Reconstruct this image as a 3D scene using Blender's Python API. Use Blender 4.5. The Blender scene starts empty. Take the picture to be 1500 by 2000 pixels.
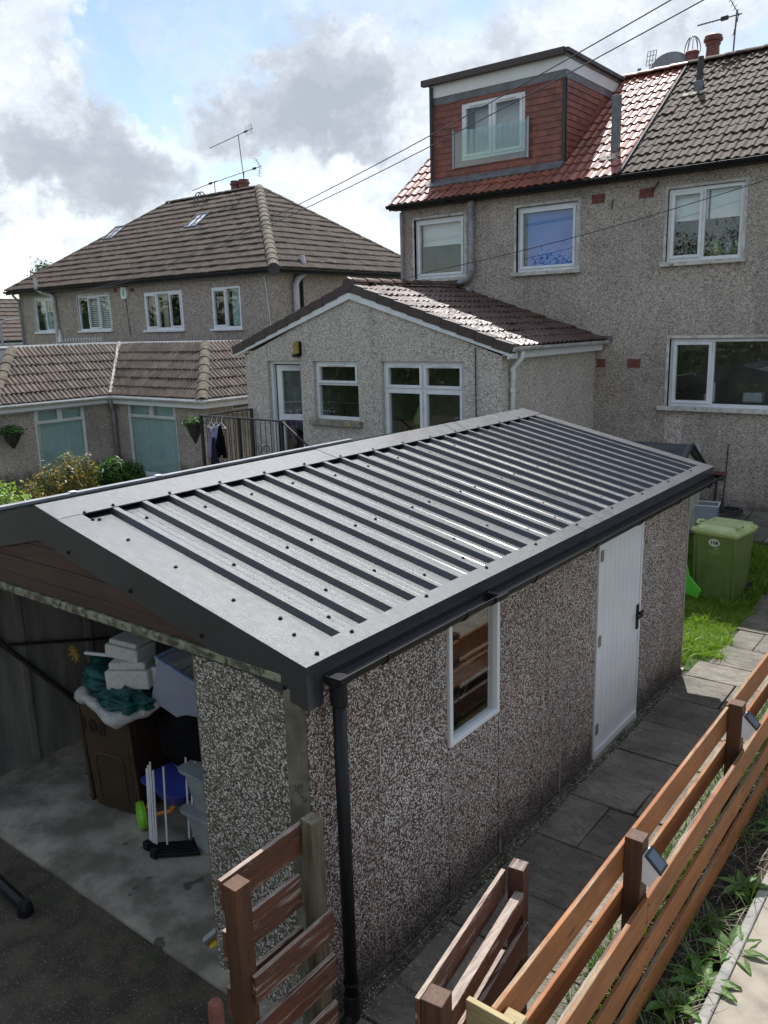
import bpy, bmesh, math, random
import numpy as np
from mathutils import Vector, Matrix
random.seed(7)
rng = np.random.default_rng(11)
scn = bpy.context.scene
col = scn.collection
# ------------------------------------------------------------------ camera
cam_d = bpy.data.cameras.new('camera'); cam = bpy.data.objects.new('camera', cam_d); col.objects.link(cam)
scn.camera = cam
Rm = Matrix(((0.79089794, -0.11468834, 0.60110485), (0.61132542, 0.19237596, -0.76764101), (-0.02759865, 0.97459637, 0.22226164)))
cam.matrix_world = Matrix.Translation((2.5189, 0, 3.6)) @ Rm.to_4x4()
cam_d.sensor_fit = 'VERTICAL'; cam_d.sensor_height = 24.0
cam_d.lens = 1604.2 / 2000 * 24.0
cam_d.clip_start = 0.05; cam_d.clip_end = 4000
# ------------------------------------------------------------------ light
SUN_EL = math.radians(58.0)
SUN_DIR = Vector((-0.42 * math.cos(SUN_EL) / 1.0, 0.9075 * math.cos(SUN_EL), math.sin(SUN_EL))).normalized()
sun_d = bpy.data.lights.new('sun', 'SUN'); sun = bpy.data.objects.new('sun', sun_d); col.objects.link(sun)
sun_d.energy = 3.4; sun_d.angle = math.radians(0.6); sun_d.color = (1.0, 0.975, 0.94)
sun.rotation_euler = (-SUN_DIR).to_track_quat('-Z', 'Y').to_euler()
sun.location = (0, 0, 30)
world = bpy.data.worlds.new('World'); scn.world = world; world.use_nodes = True
scn.view_settings.view_transform = 'Standard'; scn.view_settings.look = 'None'
scn.view_settings.gamma = 1.0; scn.view_settings.use_curve_mapping = False
scn.view_settings.exposure = 0.86

class NT:
    def __init__(s, tree): s.t = tree; s.n = tree.nodes; s.l = tree.links
    def node(s, typ, ins=None, **props):
        n = s.n.new(typ)
        for k, v in props.items(): setattr(n, k, v)
        for k, v in (ins or {}).items():
            sock = n.inputs[k]
            if isinstance(v, bpy.types.NodeSocket): s.l.new(v, sock)
            elif v is not None:
                if sock.type == 'RGBA' and len(v) == 3: v = (*v, 1)
                sock.default_value = v
        return n
    def math(s, op, a, b=None, c=None, clamp=False):
        ins = {0: a}
        if b is not None: ins[1] = b
        if c is not None: ins[2] = c
        return s.node('ShaderNodeMath', ins, operation=op, use_clamp=clamp).outputs[0]
    def mix(s, f, a, b, blend='MIX'):
        n = s.node('ShaderNodeMix', data_type='RGBA', blend_type=blend)
        for i, v in ((0, f), (6, a), (7, b)):
            if isinstance(v, bpy.types.NodeSocket): s.l.new(v, n.inputs[i])
            else: n.inputs[i].default_value = (*v, 1) if (i and len(v) == 3) else v
        return n.outputs[2]
    def ramp(s, f, stops, interp='LINEAR'):
        n = s.node('ShaderNodeValToRGB', {0: f}); r = n.color_ramp; r.interpolation = interp
        while len(r.elements) < len(stops): r.elements.new(0.5)
        for e, (p, c) in zip(r.elements, stops):
            e.position = p; e.color = (*c, 1) if len(c) == 3 else c
        return n.outputs[0]
    def noise(s, vec, scale, detail=4, rough=0.55, out=0, dist=0):
        return s.node('ShaderNodeTexNoise', {'Vector': vec, 'Scale': scale, 'Detail': detail, 'Roughness': rough, 'Distortion': dist}).outputs[out]
    def mapr(s, v, a, b, c=0.0, d=1.0, smooth=True):
        return s.node('ShaderNodeMapRange', {0: v, 1: a, 2: b, 3: c, 4: d}, interpolation_type='SMOOTHSTEP' if smooth else 'LINEAR').outputs[0]

def build_world():
    w = NT(world.node_tree); w.n.clear()
    out = w.node('ShaderNodeOutputWorld')
    sky = w.node('ShaderNodeTexSky', sky_type='NISHITA', sun_disc=False)
    sky.sun_elevation = SUN_EL; sky.sun_rotation = math.atan2(SUN_DIR.x, SUN_DIR.y)
    sky.air_density = 1.0; sky.dust_density = 0.6; sky.ozone_density = 1.6
    tc = w.node('ShaderNodeTexCoord')
    D = tc.outputs['Generated']
    nz = w.noise(D, 5.0, 6, 0.6, out=1)
    wv = w.node('ShaderNodeVectorMath', {0: nz, 1: (0.5, 0.5, 0.5)}, operation='SUBTRACT').outputs[0]
    wv = w.node('ShaderNodeVectorMath', {0: wv, 3: 0.30}, operation='SCALE').outputs[0]
    nz2 = w.node('ShaderNodeVectorMath', {0: w.noise(D, 16.0, 7, 0.62, out=1), 1: (0.5, 0.5, 0.5)}, operation='SUBTRACT').outputs[0]
    wv = w.node('ShaderNodeVectorMath', {0: wv, 1: w.node('ShaderNodeVectorMath', {0: nz2, 3: 0.13}, operation='SCALE').outputs[0]}, operation='ADD').outputs[0]
    DW = w.node('ShaderNodeVectorMath', {0: D, 1: wv}, operation='ADD').outputs[0]
    DW2 = w.node('ShaderNodeVectorMath', {0: DW, 1: (1, 1, 1.9)}, operation='MULTIPLY').outputs[0]
    sep = w.node('ShaderNodeSeparateXYZ', {0: D})
    zz = w.math('MAXIMUM', sep.outputs[2], 0.0)
    def blob(d, r0, r1):
        dd = w.node('ShaderNodeVectorMath', {0: DW2, 1: (d[0], d[1], d[2] * 1.9)}, operation='DISTANCE').outputs[1]
        return w.mapr(dd, r1, r0, 0.0, 1.0)
    inv = w.math('DIVIDE', 1.0, w.math('ADD', zz, 0.28))
    P = w.node('ShaderNodeVectorMath', {0: D, 3: inv}, operation='SCALE').outputs[0]
    f1 = w.noise(P, 1.7, 9, 0.56)
    f2 = w.noise(P, 3.8, 9, 0.62)
    f3 = w.noise(DW, 8.0, 9, 0.62)
    # coverage
    cover = w.math('ADD', f1, w.math('MULTIPLY', f2, 0.45))          # ~0.72 mean
    def acc(base, lst, amt):
        for d, r0, r1 in lst: base = w.math('ADD', base, w.math('MULTIPLY', blob(d, r0, r1), amt))
        return base
    cover = acc(cover, [((-0.739, 0.607, 0.296), 0.02, 0.13), ((-0.80, 0.55, 0.262), 0.01, 0.10), ((-0.874, 0.48, 0.07), 0.02, 0.08),
                        ((-0.37, 0.88, 0.33), 0.02, 0.09), ((-0.22, 0.94, 0.24), 0.02, 0.10), ((-0.71, 0.69, 0.165), 0.0, 0.05)], -0.26)
    cover = acc(cover, [((-0.828, 0.532, 0.18), 0.05, 0.22), ((-0.632, 0.738, 0.237), 0.05, 0.2), ((-0.66, 0.724, 0.12), 0.05, 0.2),
                        ((-0.396, 0.869, 0.27), 0.05, 0.16), ((-0.86, 0.47, 0.31), 0.03, 0.12)], 0.16)
    cl = w.mapr(cover, 0.60, 0.86)
    grey = w.math('ADD', w.math('MULTIPLY', f2, 0.50), w.math('MULTIPLY', f3, 0.62))     # ~0.52
    grey = acc(grey, [((-0.835, 0.53, 0.185), 0.03, 0.13), ((-0.77, 0.60, 0.168), 0.02, 0.11), ((-0.632, 0.738, 0.235), 0.03, 0.13), ((-0.665, 0.72, 0.20), 0.02, 0.11),
                      ((-0.60, 0.75, 0.20), 0.02, 0.08), ((-0.65, 0.69, 0.325), 0.0, 0.12)], 0.15)
    grey = acc(grey, [((-0.735, 0.65, 0.19), 0.0, 0.07), ((-0.627, 0.769, 0.125), 0.02, 0.11), ((-0.80, 0.51, 0.31), 0.0, 0.10), ((-0.87, 0.48, 0.12), 0.02, 0.1)], -0.16)
    g = w.mapr(grey, 0.40, 0.88)
    ccol = w.ramp(g, [(0.0, (0.95, 0.98, 1.01)), (0.30, (0.76, 0.80, 0.845)), (0.62, (0.565, 0.60, 0.65)), (1.0, (0.44, 0.47, 0.52))])
    cl = w.math('MAXIMUM', cl, w.mapr(w.math('ADD', w.math('MULTIPLY', f3, 0.7), w.math('MULTIPLY', f1, 0.3)), 0.42, 0.66, 0.0, 0.75))
    edge = w.mapr(cover, 0.70, 1.02, 1.0, 0.92)
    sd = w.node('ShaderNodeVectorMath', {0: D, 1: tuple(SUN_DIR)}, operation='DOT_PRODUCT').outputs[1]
    glow = w.mapr(sd, 0.72, 1.0, 1.0, 2.4)            # cloud brightening added around the unseen sun to lift the roof sheen
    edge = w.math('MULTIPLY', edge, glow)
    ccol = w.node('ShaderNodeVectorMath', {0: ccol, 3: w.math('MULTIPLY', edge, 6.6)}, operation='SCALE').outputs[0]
    skc = w.mix(1.0, sky.outputs[0], (1.0, 0.97, 0.93), 'MULTIPLY')
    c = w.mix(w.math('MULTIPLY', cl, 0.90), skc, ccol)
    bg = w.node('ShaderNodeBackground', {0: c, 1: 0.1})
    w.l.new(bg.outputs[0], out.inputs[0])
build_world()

# ------------------------------------------------------------------ materials
def newmat(name):
    m = bpy.data.materials.new(name); m.use_nodes = True
    t = NT(m.node_tree); t.n.clear()
    out = t.node('ShaderNodeOutputMaterial'); b = t.node('ShaderNodeBsdfPrincipled')
    t.l.new(b.outputs[0], out.inputs[0])
    return m, t, b, out
def setin(t, b, k, v):
    if isinstance(v, bpy.types.NodeSocket): t.l.new(v, b.inputs[k])
    else: b.inputs[k].default_value = (*v, 1) if (hasattr(v, '__len__') and len(v) == 3) else v
def pos(t): return t.node('ShaderNodeNewGeometry').outputs['Position']
def bump(t, b, h, strength=0.4, dist=0.01):
    n = t.node('ShaderNodeBump', {'Height': h, 'Strength': strength, 'Distance': dist}); t.l.new(n.outputs[0], b.inputs['Normal'])
def mat(name, c1, c2=None, scale=6, rough=0.6, bmp=None, rand=0.0, spec=0.5, coat=0.0, metal=0.0, spots=None, detail=6, rvar=0.0, stretch=None, ior=1.5, lo=0.35, hi=0.65):
    """colour c1..c2 by noise, optional small spots (colour, scale, threshold), bump (scale, strength, distance), per object variation"""
    m, t, b, out = newmat(name); p = pos(t)
    if stretch: p = t.node('ShaderNodeVectorMath', {0: p, 1: stretch}, operation='MULTIPLY').outputs[0]
    c = c1
    if c2 is not None:
        f = t.mapr(t.noise(p, scale, detail, 0.6), lo, hi); c = t.mix(f, c1, c2)
    if spots:
        for sc, ss, th in spots:
            f = t.mapr(t.noise(p, ss, 3, 0.6), th, th + 0.05); c = t.mix(f, c, sc)
    if rand:
        r = t.node('ShaderNodeObjectInfo').outputs['Random']
        c = t.mix(1.0, c, t.node('ShaderNodeCombineColor', {0: t.mapr(r, 0, 1, 1 - rand, 1 + rand, False), 1: t.mapr(r, 0, 1, 1 - rand, 1 + rand * 0.8, False), 2: t.mapr(r, 0, 1, 1 - rand, 1 + rand * 0.7, False)}).outputs[0], 'MULTIPLY')
    setin(t, b, 'Base Color', c)
    if rvar:
        setin(t, b, 'Roughness', t.mapr(t.noise(p, scale * 1.7, 4, 0.6), 0.3, 0.7, rough - rvar, rough + rvar))
    else: b.inputs['Roughness'].default_value = rough
    b.inputs['Specular IOR Level'].default_value = spec; b.inputs['Coat Weight'].default_value = coat
    b.inputs['Metallic'].default_value = metal; b.inputs['IOR'].default_value = ior
    if bmp: bump(t, b, t.noise(p, bmp[0], 5, 0.6), bmp[1], bmp[2])
    return m
def pebble(name, stops, scale, mortar, bstr=0.5, bdist=0.006, stain=0.25, zlow=None, base=(0.05, 0.055, 0.05), mort=0.55, streak=0.2):
    m, t, b, out = newmat(name); p = pos(t)
    pw = t.node('ShaderNodeVectorMath', {0: p, 1: t.node('ShaderNodeVectorMath', {0: t.noise(p, scale * 1.3, 2, 0.5, out=1), 3: 0.5 / scale}, operation='SCALE').outputs[0]}, operation='ADD').outputs[0]
    v = t.node('ShaderNodeTexVoronoi', {'Vector': pw, 'Scale': scale}, feature='F1')
    r = t.node('ShaderNodeSeparateColor', {0: v.outputs['Color']})
    c = t.ramp(r.outputs[0], stops, 'CONSTANT')
    tint = t.mix(0.5, c, t.mix(r.outputs[1], (0.85, 0.85, 0.88), (1.12, 1.05, 0.95)), 'MULTIPLY')
    c = t.mix(0.8, c, tint)
    c = t.mix(t.mapr(v.outputs['Distance'], mort, mort + 0.22), c, mortar)
    big = t.noise(p, 0.9, 6, 0.6)
    c = t.mix(t.mapr(big, 0.35, 0.75, 0.0, stain), c, base)
    ps = t.node('ShaderNodeVectorMath', {0: p, 1: (3.2, 3.2, 0.35)}, operation='MULTIPLY').outputs[0]
    c = t.mix(t.mapr(t.noise(ps, 1.0, 5, 0.6), 0.5, 0.8, 0.0, streak), c, base)
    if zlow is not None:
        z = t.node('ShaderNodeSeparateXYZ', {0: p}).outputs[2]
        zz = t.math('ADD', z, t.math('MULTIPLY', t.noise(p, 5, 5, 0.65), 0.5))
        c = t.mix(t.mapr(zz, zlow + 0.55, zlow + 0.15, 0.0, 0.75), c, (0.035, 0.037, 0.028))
    setin(t, b, 'Base Color', c); b.inputs['Roughness'].default_value = 0.75
    b.inputs['Specular IOR Level'].default_value = 0.3
    bump(t, b, t.math('SUBTRACT', 1.0, v.outputs['Distance']), bstr, bdist)
    return m

MT = {}
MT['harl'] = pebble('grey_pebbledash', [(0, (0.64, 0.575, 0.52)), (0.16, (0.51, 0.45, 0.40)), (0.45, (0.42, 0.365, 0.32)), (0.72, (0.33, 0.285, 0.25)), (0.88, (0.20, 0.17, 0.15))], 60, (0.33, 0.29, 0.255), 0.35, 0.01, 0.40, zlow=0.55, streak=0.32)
MT['harl_ext'] = pebble('pale_pebbledash', [(0, (0.74, 0.695, 0.64)), (0.28, (0.62, 0.575, 0.52)), (0.55, (0.53, 0.48, 0.43)), (0.8, (0.42, 0.37, 0.325)), (0.93, (0.24, 0.195, 0.175))], 60, (0.36, 0.33, 0.30), 0.5, 0.01, 0.10)
MT['harl_left'] = pebble('buff_pebbledash', [(0, (0.55, 0.48, 0.41)), (0.25, (0.43, 0.365, 0.305)), (0.6, (0.33, 0.275, 0.235)), (0.85, (0.19, 0.165, 0.15))], 40, (0.26, 0.225, 0.20), 0.4, 0.01, 0.2)
MT['chips'] = pebble('brown_white_chippings', [(0, (0.88, 0.85, 0.81)), (0.20, (0.60, 0.54, 0.50)), (0.38, (0.40, 0.32, 0.28)), (0.54, (0.20, 0.11, 0.085)), (0.70, (0.14, 0.055, 0.042)), (0.86, (0.045, 0.03, 0.027))], 105, (0.13, 0.105, 0.09), 0.9, 0.007, 0.24, zlow=0.12, mort=0.5, streak=0.12)  # foot of the wall darkened in colour for dirt and ambient shade
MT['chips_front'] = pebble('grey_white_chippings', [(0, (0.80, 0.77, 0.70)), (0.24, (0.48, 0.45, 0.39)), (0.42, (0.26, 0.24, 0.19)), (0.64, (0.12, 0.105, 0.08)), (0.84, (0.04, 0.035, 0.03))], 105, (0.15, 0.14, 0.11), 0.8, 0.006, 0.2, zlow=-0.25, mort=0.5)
MT['concrete'] = mat('bare_concrete', (0.32, 0.31, 0.28), (0.22, 0.21, 0.19), 3, 0.85, (30, 0.4, 0.005), spots=[((0.12, 0.12, 0.09), 9, 0.62)])
MT['post_conc'] = mat('weathered_concrete', (0.22, 0.20, 0.145), (0.10, 0.095, 0.065), 4, 0.9, (40, 0.5, 0.005), spots=[((0.09, 0.09, 0.06), 12, 0.6)])
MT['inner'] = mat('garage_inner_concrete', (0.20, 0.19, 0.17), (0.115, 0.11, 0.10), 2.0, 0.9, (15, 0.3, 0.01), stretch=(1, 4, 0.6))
MT['slab'] = mat('garage_floor_concrete', (0.38, 0.345, 0.28), (0.14, 0.128, 0.10), 2.4, 0.85, (60, 0.6, 0.005), spots=[((0.09, 0.085, 0.065), 3.5, 0.62), ((0.48, 0.46, 0.41), 25, 0.68)])
MT['tarmac'] = mat('old_tarmac', (0.078, 0.062, 0.042), (0.034, 0.029, 0.018), 5, 0.9, (160, 0.8, 0.004), spots=[((0.16, 0.14, 0.11), 70, 0.60), ((0.035, 0.05, 0.015), 2.2, 0.56)])
MT['sheet'] = None
def sheet_mat():
    m, t, b, out = newmat('anthracite_coated_steel'); p = pos(t)
    c = t.mix(t.mapr(t.noise(p, 2.5, 5), 0.35, 0.7), (0.011, 0.015, 0.024), (0.018, 0.023, 0.034))
    setin(t, b, 'Base Color', c)
    b.inputs['IOR'].default_value = 1.62; b.inputs['Coat Weight'].default_value = 0.35; b.inputs['Coat Roughness'].default_value = 0.16; b.inputs['Metallic'].default_value = 0.0
    ps = t.node('ShaderNodeVectorMath', {0: p, 1: (2.5, 7, 2.5)}, operation='MULTIPLY').outputs[0]
    r = t.mapr(t.noise(ps, 4, 6, 0.65), 0.3, 0.7, 0.34, 0.47)
    setin(t, b, 'Roughness', r)
    bump(t, b, t.noise(p, 150, 3, 0.75), 0.9, 0.0028)
    return m
MT['sheet'] = sheet_mat()
MT['black'] = mat('black_plastic', (0.010, 0.011, 0.013), (0.014, 0.015, 0.017), 3, 0.42, spec=0.22)
MT['screwhead'] = mat('dark_screw', (0.012, 0.013, 0.016), None, rough=0.7, spec=0.2)
MT['trimface'] = MT['sheet']
MT['white'] = mat('white_upvc', (0.78, 0.80, 0.82), (0.68, 0.70, 0.72), 5, 0.35, spec=0.5)
MT['whitepaint'] = mat('white_paint', (0.76, 0.77, 0.78), (0.70, 0.715, 0.735), 2.5, 0.5, spots=[((0.45, 0.43, 0.38), 16, 0.77)])
MT['sill'] = mat('painted_sill', (0.62, 0.61, 0.57), (0.40, 0.38, 0.34), 9, 0.8, (40, 0.3, 0.004), spots=[((0.15, 0.15, 0.12), 14, 0.64)])
MT['stone_sill'] = mat('stone_sill', (0.34, 0.30, 0.24), (0.20, 0.18, 0.14), 8, 0.9, (40, 0.4, 0.004), spots=[((0.48, 0.33, 0.12), 5, 0.66)])
MT['greypipe'] = mat('grey_plastic', (0.30, 0.31, 0.33), (0.22, 0.23, 0.245), 6, 0.5)
MT['whitegutter'] = mat('grimy_white_gutter', (0.56, 0.56, 0.56), (0.40, 0.40, 0.39), 6, 0.5, spots=[((0.22, 0.21, 0.18), 10, 0.64)])
MT['lead'] = mat('lead_flashing', (0.16, 0.17, 0.185), (0.10, 0.105, 0.115), 6, 0.45, (12, 0.3, 0.01), rvar=0.1)
MT['red_tile'] = mat('red_concrete_tile', (0.30, 0.10, 0.062), (0.21, 0.068, 0.045), 14, 0.46, (90, 0.25, 0.003), rand=0.22, spec=0.6, rvar=0.08, spots=[((0.30, 0.20, 0.15), 11, 0.74)])
MT['shingle'] = mat('red_hanging_tile', (0.25, 0.088, 0.062), (0.175, 0.06, 0.045), 12, 0.6, (60, 0.3, 0.003), rand=0.22)
MT['brown_tile'] = mat('mossy_brown_tile', (0.088, 0.057, 0.036), (0.047, 0.034, 0.022), 9, 0.8, (80, 0.6, 0.006), rand=0.2, spots=[((0.15, 0.13, 0.085), 13, 0.66), ((0.055, 0.058, 0.025), 8, 0.66)])
MT['ext_tile'] = mat('glossy_brown_tile', (0.10, 0.055, 0.043), (0.065, 0.037, 0.030), 16, 0.52, (60, 0.5, 0.004), rand=0.25, spec=0.45, rvar=0.22, spots=[((0.42, 0.38, 0.34), 22, 0.72)])
MT['left_tile'] = mat('weathered_tile', (0.115, 0.082, 0.062), (0.058, 0.042, 0.033), 7, 0.75, (60, 0.5, 0.005), rand=0.28, spots=[((0.40, 0.36, 0.30), 20, 0.71), ((0.10, 0.10, 0.045), 5, 0.68)])
MT['far_tile'] = mat('old_brown_tile', (0.088, 0.060, 0.043), (0.046, 0.033, 0.025), 3.5, 0.8, (30, 0.6, 0.01), rand=0.28, spots=[((0.26, 0.24, 0.19), 9, 0.66), ((0.45, 0.42, 0.36), 6, 0.77), ((0.13, 0.11, 0.035), 1.1, 0.66)])
MT['hip'] = mat('lichened_hip_tile', (0.16, 0.135, 0.10), (0.08, 0.066, 0.047), 10, 0.9, (50, 0.6, 0.01), spots=[((0.34, 0.31, 0.25), 16, 0.64), ((0.25, 0.16, 0.04), 7, 0.68)])
MT['verge'] = mat('dark_brown_verge', (0.075, 0.048, 0.045), (0.05, 0.035, 0.033), 10, 0.5, rand=0.12)
MT['felt'] = mat('roofing_felt', (0.10, 0.105, 0.11), (0.06, 0.062, 0.066), 3, 0.8, (50, 0.4, 0.004))
MT['mortar'] = mat('mortar', (0.50, 0.47, 0.41), (0.28, 0.26, 0.22), 12, 0.9, (30, 0.6, 0.01))
MT['brick'] = mat('red_brick', (0.21, 0.075, 0.055), (0.13, 0.05, 0.04), 18, 0.85, (60, 0.4, 0.004), rand=0.15)
MT['pot'] = mat('terracotta_pot', (0.20, 0.06, 0.045), (0.12, 0.04, 0.035), 10, 0.6)
MT['pipe_dark'] = mat('dark_vent_pipe', (0.05, 0.047, 0.05), (0.03, 0.03, 0.032), 9, 0.6)
MT['metal'] = mat('galvanised_steel', (0.35, 0.36, 0.38), None, rough=0.45, metal=0.8)
MT['darkmetal'] = mat('dark_aerial_metal', (0.10, 0.10, 0.11), None, rough=0.5, metal=0.5)
MT['cable'] = mat('overhead_cable', (0.055, 0.055, 0.065), None, rough=0.7)
MT['rail'] = mat('black_iron', (0.018, 0.018, 0.024), (0.035, 0.033, 0.036), 20, 0.45)
MT['dish'] = mat('dish_grey', (0.26, 0.27, 0.29), (0.20, 0.21, 0.22), 8, 0.6)
def wood(name, c1, c2, worn, wornth=0.62, rough=0.65, stretch=(14, 0.9, 14), rand=0.12):
    m, t, b, out = newmat(name); p = pos(t)
    ps = t.node('ShaderNodeVectorMath', {0: p, 1: stretch}, operation='MULTIPLY').outputs[0]
    g = t.noise(ps, 3.0, 8, 0.65, dist=0.6)
    c = t.mix(t.mapr(g, 0.3, 0.7), c1, c2)
    g2 = t.noise(ps, 9.0, 5, 0.7)
    big = t.noise(p, 2.3, 4, 0.6)
    c = t.mix(t.mapr(big, 0.4, 0.75, 0, 0.45), c, tuple(x * 0.55 for x in c2))
    kn = t.node('ShaderNodeTexVoronoi', {'Vector': t.node('ShaderNodeVectorMath', {0: p, 1: tuple(min(x, 4.5) for x in stretch)}, operation='MULTIPLY').outputs[0], 'Scale': 1.4}, feature='F1').outputs['Distance']
    c = t.mix(t.mapr(kn, 0.09, 0.05, 0, 0.8), c, (0.045, 0.022, 0.014))
    c = t.mix(t.mapr(g2, 0.62, 0.75, 0, 0.45), c, (0.05, 0.025, 0.018))
    # paint worn off on the upward faces and in patches
    nz = t.node('ShaderNodeSeparateXYZ', {0: t.node('ShaderNodeNewGeometry').outputs['True Normal']}).outputs[2]
    up = t.mapr(nz, 0.5, 0.9, 0.0, 0.16)
    wn = t.math('ADD', t.noise(ps, 2.0, 7, 0.72), up)
    c = t.mix(t.mapr(wn, wornth, wornth + 0.05, 0, 0.85), c, t.mix(t.mapr(g2, 0.35, 0.65), tuple(x * 0.45 for x in worn), worn))
    r = t.node('ShaderNodeObjectInfo').outputs['Random']
    k = t.mapr(r, 0, 1, 1 - rand, 1 + rand, False)
    c = t.mix(1.0, c, t.node('ShaderNodeCombineColor', {0: k, 1: k, 2: k}).outputs[0], 'MULTIPLY')
    setin(t, b, 'Base Color', c); b.inputs['Roughness'].default_value = rough
    bump(t, b, t.math('ADD', g, t.math('MULTIPLY', g2, 0.5)), 0.4, 0.004)
    return m
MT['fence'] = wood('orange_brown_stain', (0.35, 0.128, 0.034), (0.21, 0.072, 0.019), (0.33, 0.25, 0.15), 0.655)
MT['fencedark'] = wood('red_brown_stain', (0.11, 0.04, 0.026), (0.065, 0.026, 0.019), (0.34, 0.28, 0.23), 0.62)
MT['gatewood'] = wood('flaking_red_brown_stain', (0.17, 0.065, 0.034), (0.08, 0.031, 0.020), (0.46, 0.37, 0.30), 0.55)
MT['postwood'] = wood('brown_post_stain', (0.12, 0.048, 0.020), (0.06, 0.026, 0.013), (0.16, 0.11, 0.07), 0.75, stretch=(14, 14, 0.9))
MT['oldpost'] = wood('bare_grey_wood', (0.19, 0.155, 0.105), (0.075, 0.06, 0.04), (0.34, 0.29, 0.22), 0.62, stretch=(16, 16, 0.9))
MT['pale'] = wood('pale_green_treated_wood', (0.40, 0.33, 0.15), (0.28, 0.21, 0.10), (0.45, 0.40, 0.24), 0.7, stretch=(1.2, 14, 14))
MT['gable'] = wood('brown_gable_board', (0.085, 0.042, 0.03), (0.05, 0.026, 0.02), (0.11, 0.08, 0.055), 0.66, stretch=(0.9, 14, 14))
MT['beam'] = mat('mossy_beam', (0.28, 0.28, 0.19), (0.09, 0.09, 0.055), 14, 0.95, (60, 0.6, 0.005), spots=[((0.05, 0.05, 0.03), 22, 0.58)], lo=0.4, hi=0.6)
def flag_mat():
    m, t, b, out = newmat('flagstone'); p = pos(t)
    c = t.mix(t.mapr(t.noise(p, 2.2, 8, 0.65), 0.35, 0.68), (0.23, 0.205, 0.165), (0.115, 0.105, 0.085))
    c = t.mix(t.mapr(t.noise(p, 5.0, 5, 0.6), 0.56, 0.66, 0, 0.35), c, (0.19, 0.155, 0.12))
    cr = t.math('ABSOLUTE', t.math('SUBTRACT', t.noise(t.node('ShaderNodeVectorMath', {0: p, 1: (1.0, 2.2, 1)}, operation='MULTIPLY').outputs[0], 1.9, 7, 0.62, dist=1.2), 0.5))
    c = t.mix(t.mapr(cr, 0.012, 0.0, 0, 0.7), c, (0.035, 0.034, 0.028))  # dark crease lines put the riven relief's shade into the colour
    c = t.mix(t.mapr(t.noise(p, 24, 4, 0.7), 0.5, 0.8, 0, 0.55), c, (0.07, 0.066, 0.055))
    c = t.mix(t.mapr(t.noise(p, 45, 2, 0.5), 0.72, 0.75, 0, 0.8), c, (0.5, 0.48, 0.44))
    c = t.mix(t.mapr(t.noise(p, 12, 5, 0.7), 0.6, 0.72, 0, 0.6), c, (0.04, 0.042, 0.035))
    r = t.node('ShaderNodeObjectInfo').outputs['Random']; k = t.mapr(r, 0, 1, 0.78, 1.25, False)
    c = t.mix(1.0, c, t.node('ShaderNodeCombineColor', {0: k, 1: k, 2: k}).outputs[0], 'MULTIPLY')
    setin(t, b, 'Base Color', c)
    setin(t, b, 'Roughness', t.mapr(t.noise(p, 3, 5), 0.35, 0.7, 0.5, 0.8))
    rid = t.noise(t.node('ShaderNodeVectorMath', {0: p, 1: (1.0, 2.6, 1)}, operation='MULTIPLY').outputs[0], 3.2, 8, 0.62, dist=1.3)
    bump(t, b, t.math('ADD', rid, t.math('MULTIPLY', t.noise(p, 70, 3), 0.12)), 1.0, 0.04)
    return m
MT['flag'] = flag_mat()
MT['soil'] = mat('dark_soil', (0.055, 0.042, 0.03), (0.03, 0.024, 0.018), 8, 0.95, (60, 1.0, 0.02), spots=[((0.14, 0.12, 0.10), 60, 0.68)])
MT['joint'] = mat('gritty_joint', (0.13, 0.118, 0.09), (0.05, 0.05, 0.035), 12, 0.95, (80, 0.8, 0.01), spots=[((0.22, 0.21, 0.18), 80, 0.7)])
MT['path2'] = mat('pale_concrete_path', (0.33, 0.29, 0.235), (0.22, 0.195, 0.155), 4, 0.85, (70, 0.5, 0.004), spots=[((0.17, 0.15, 0.12), 7, 0.66), ((0.5, 0.47, 0.42), 50, 0.7)])
MT['earth'] = mat('garden_ground', (0.05, 0.07, 0.025), (0.07, 0.06, 0.035), 2, 0.95)
MT['lawnbase'] = mat('lawn_soil', (0.045, 0.085, 0.015), (0.03, 0.055, 0.012), 9, 0.95)
def leafmat(name, c1, c2, trans=0.5, scale=7, rough=0.5):
    m, t, b, out = newmat(name); p = pos(t)
    c = t.mix(t.mapr(t.noise(p, scale, 5, 0.7), 0.3, 0.7), c1, c2)
    setin(t, b, 'Base Color', c); b.inputs['Roughness'].default_value = rough
    tr = t.node('ShaderNodeBsdfTranslucent', {0: t.mix(1.0, c, (1.3, 1.5, 0.6), 'MULTIPLY')})
    mx = t.node('ShaderNodeMixShader', {0: trans * 0.6, 1: b.outputs[0], 2: tr.outputs[0]})
    t.l.new(mx.outputs[0], out.inputs[0]); return m
MT['grass'] = leafmat('lawn_grass', (0.15, 0.26, 0.028), (0.27, 0.39, 0.05), 0.6, 14)
MT['weed'] = leafmat('weed_leaf', (0.06, 0.14, 0.025), (0.12, 0.22, 0.04), 0.5, 14)
MT['fern'] = leafmat('fern_leaf', (0.035, 0.10, 0.02), (0.07, 0.15, 0.03), 0.5)
MT['hedge'] = leafmat('hedge_leaf', (0.03, 0.065, 0.015), (0.05, 0.09, 0.02), 0.3)
MT['goldleaf'] = leafmat('golden_leaf', (0.34, 0.22, 0.04), (0.20, 0.16, 0.04), 0.5, 5)
MT['limeleaf'] = leafmat('lime_leaf', (0.30, 0.40, 0.09), (0.14, 0.24, 0.04), 0.5, 14)
MT['oliveleaf'] = leafmat('olive_leaf', (0.13, 0.12, 0.035), (0.07, 0.09, 0.03), 0.4)
MT['bark'] = mat('bark', (0.10, 0.07, 0.05), (0.05, 0.04, 0.03), 20, 0.9)
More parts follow.
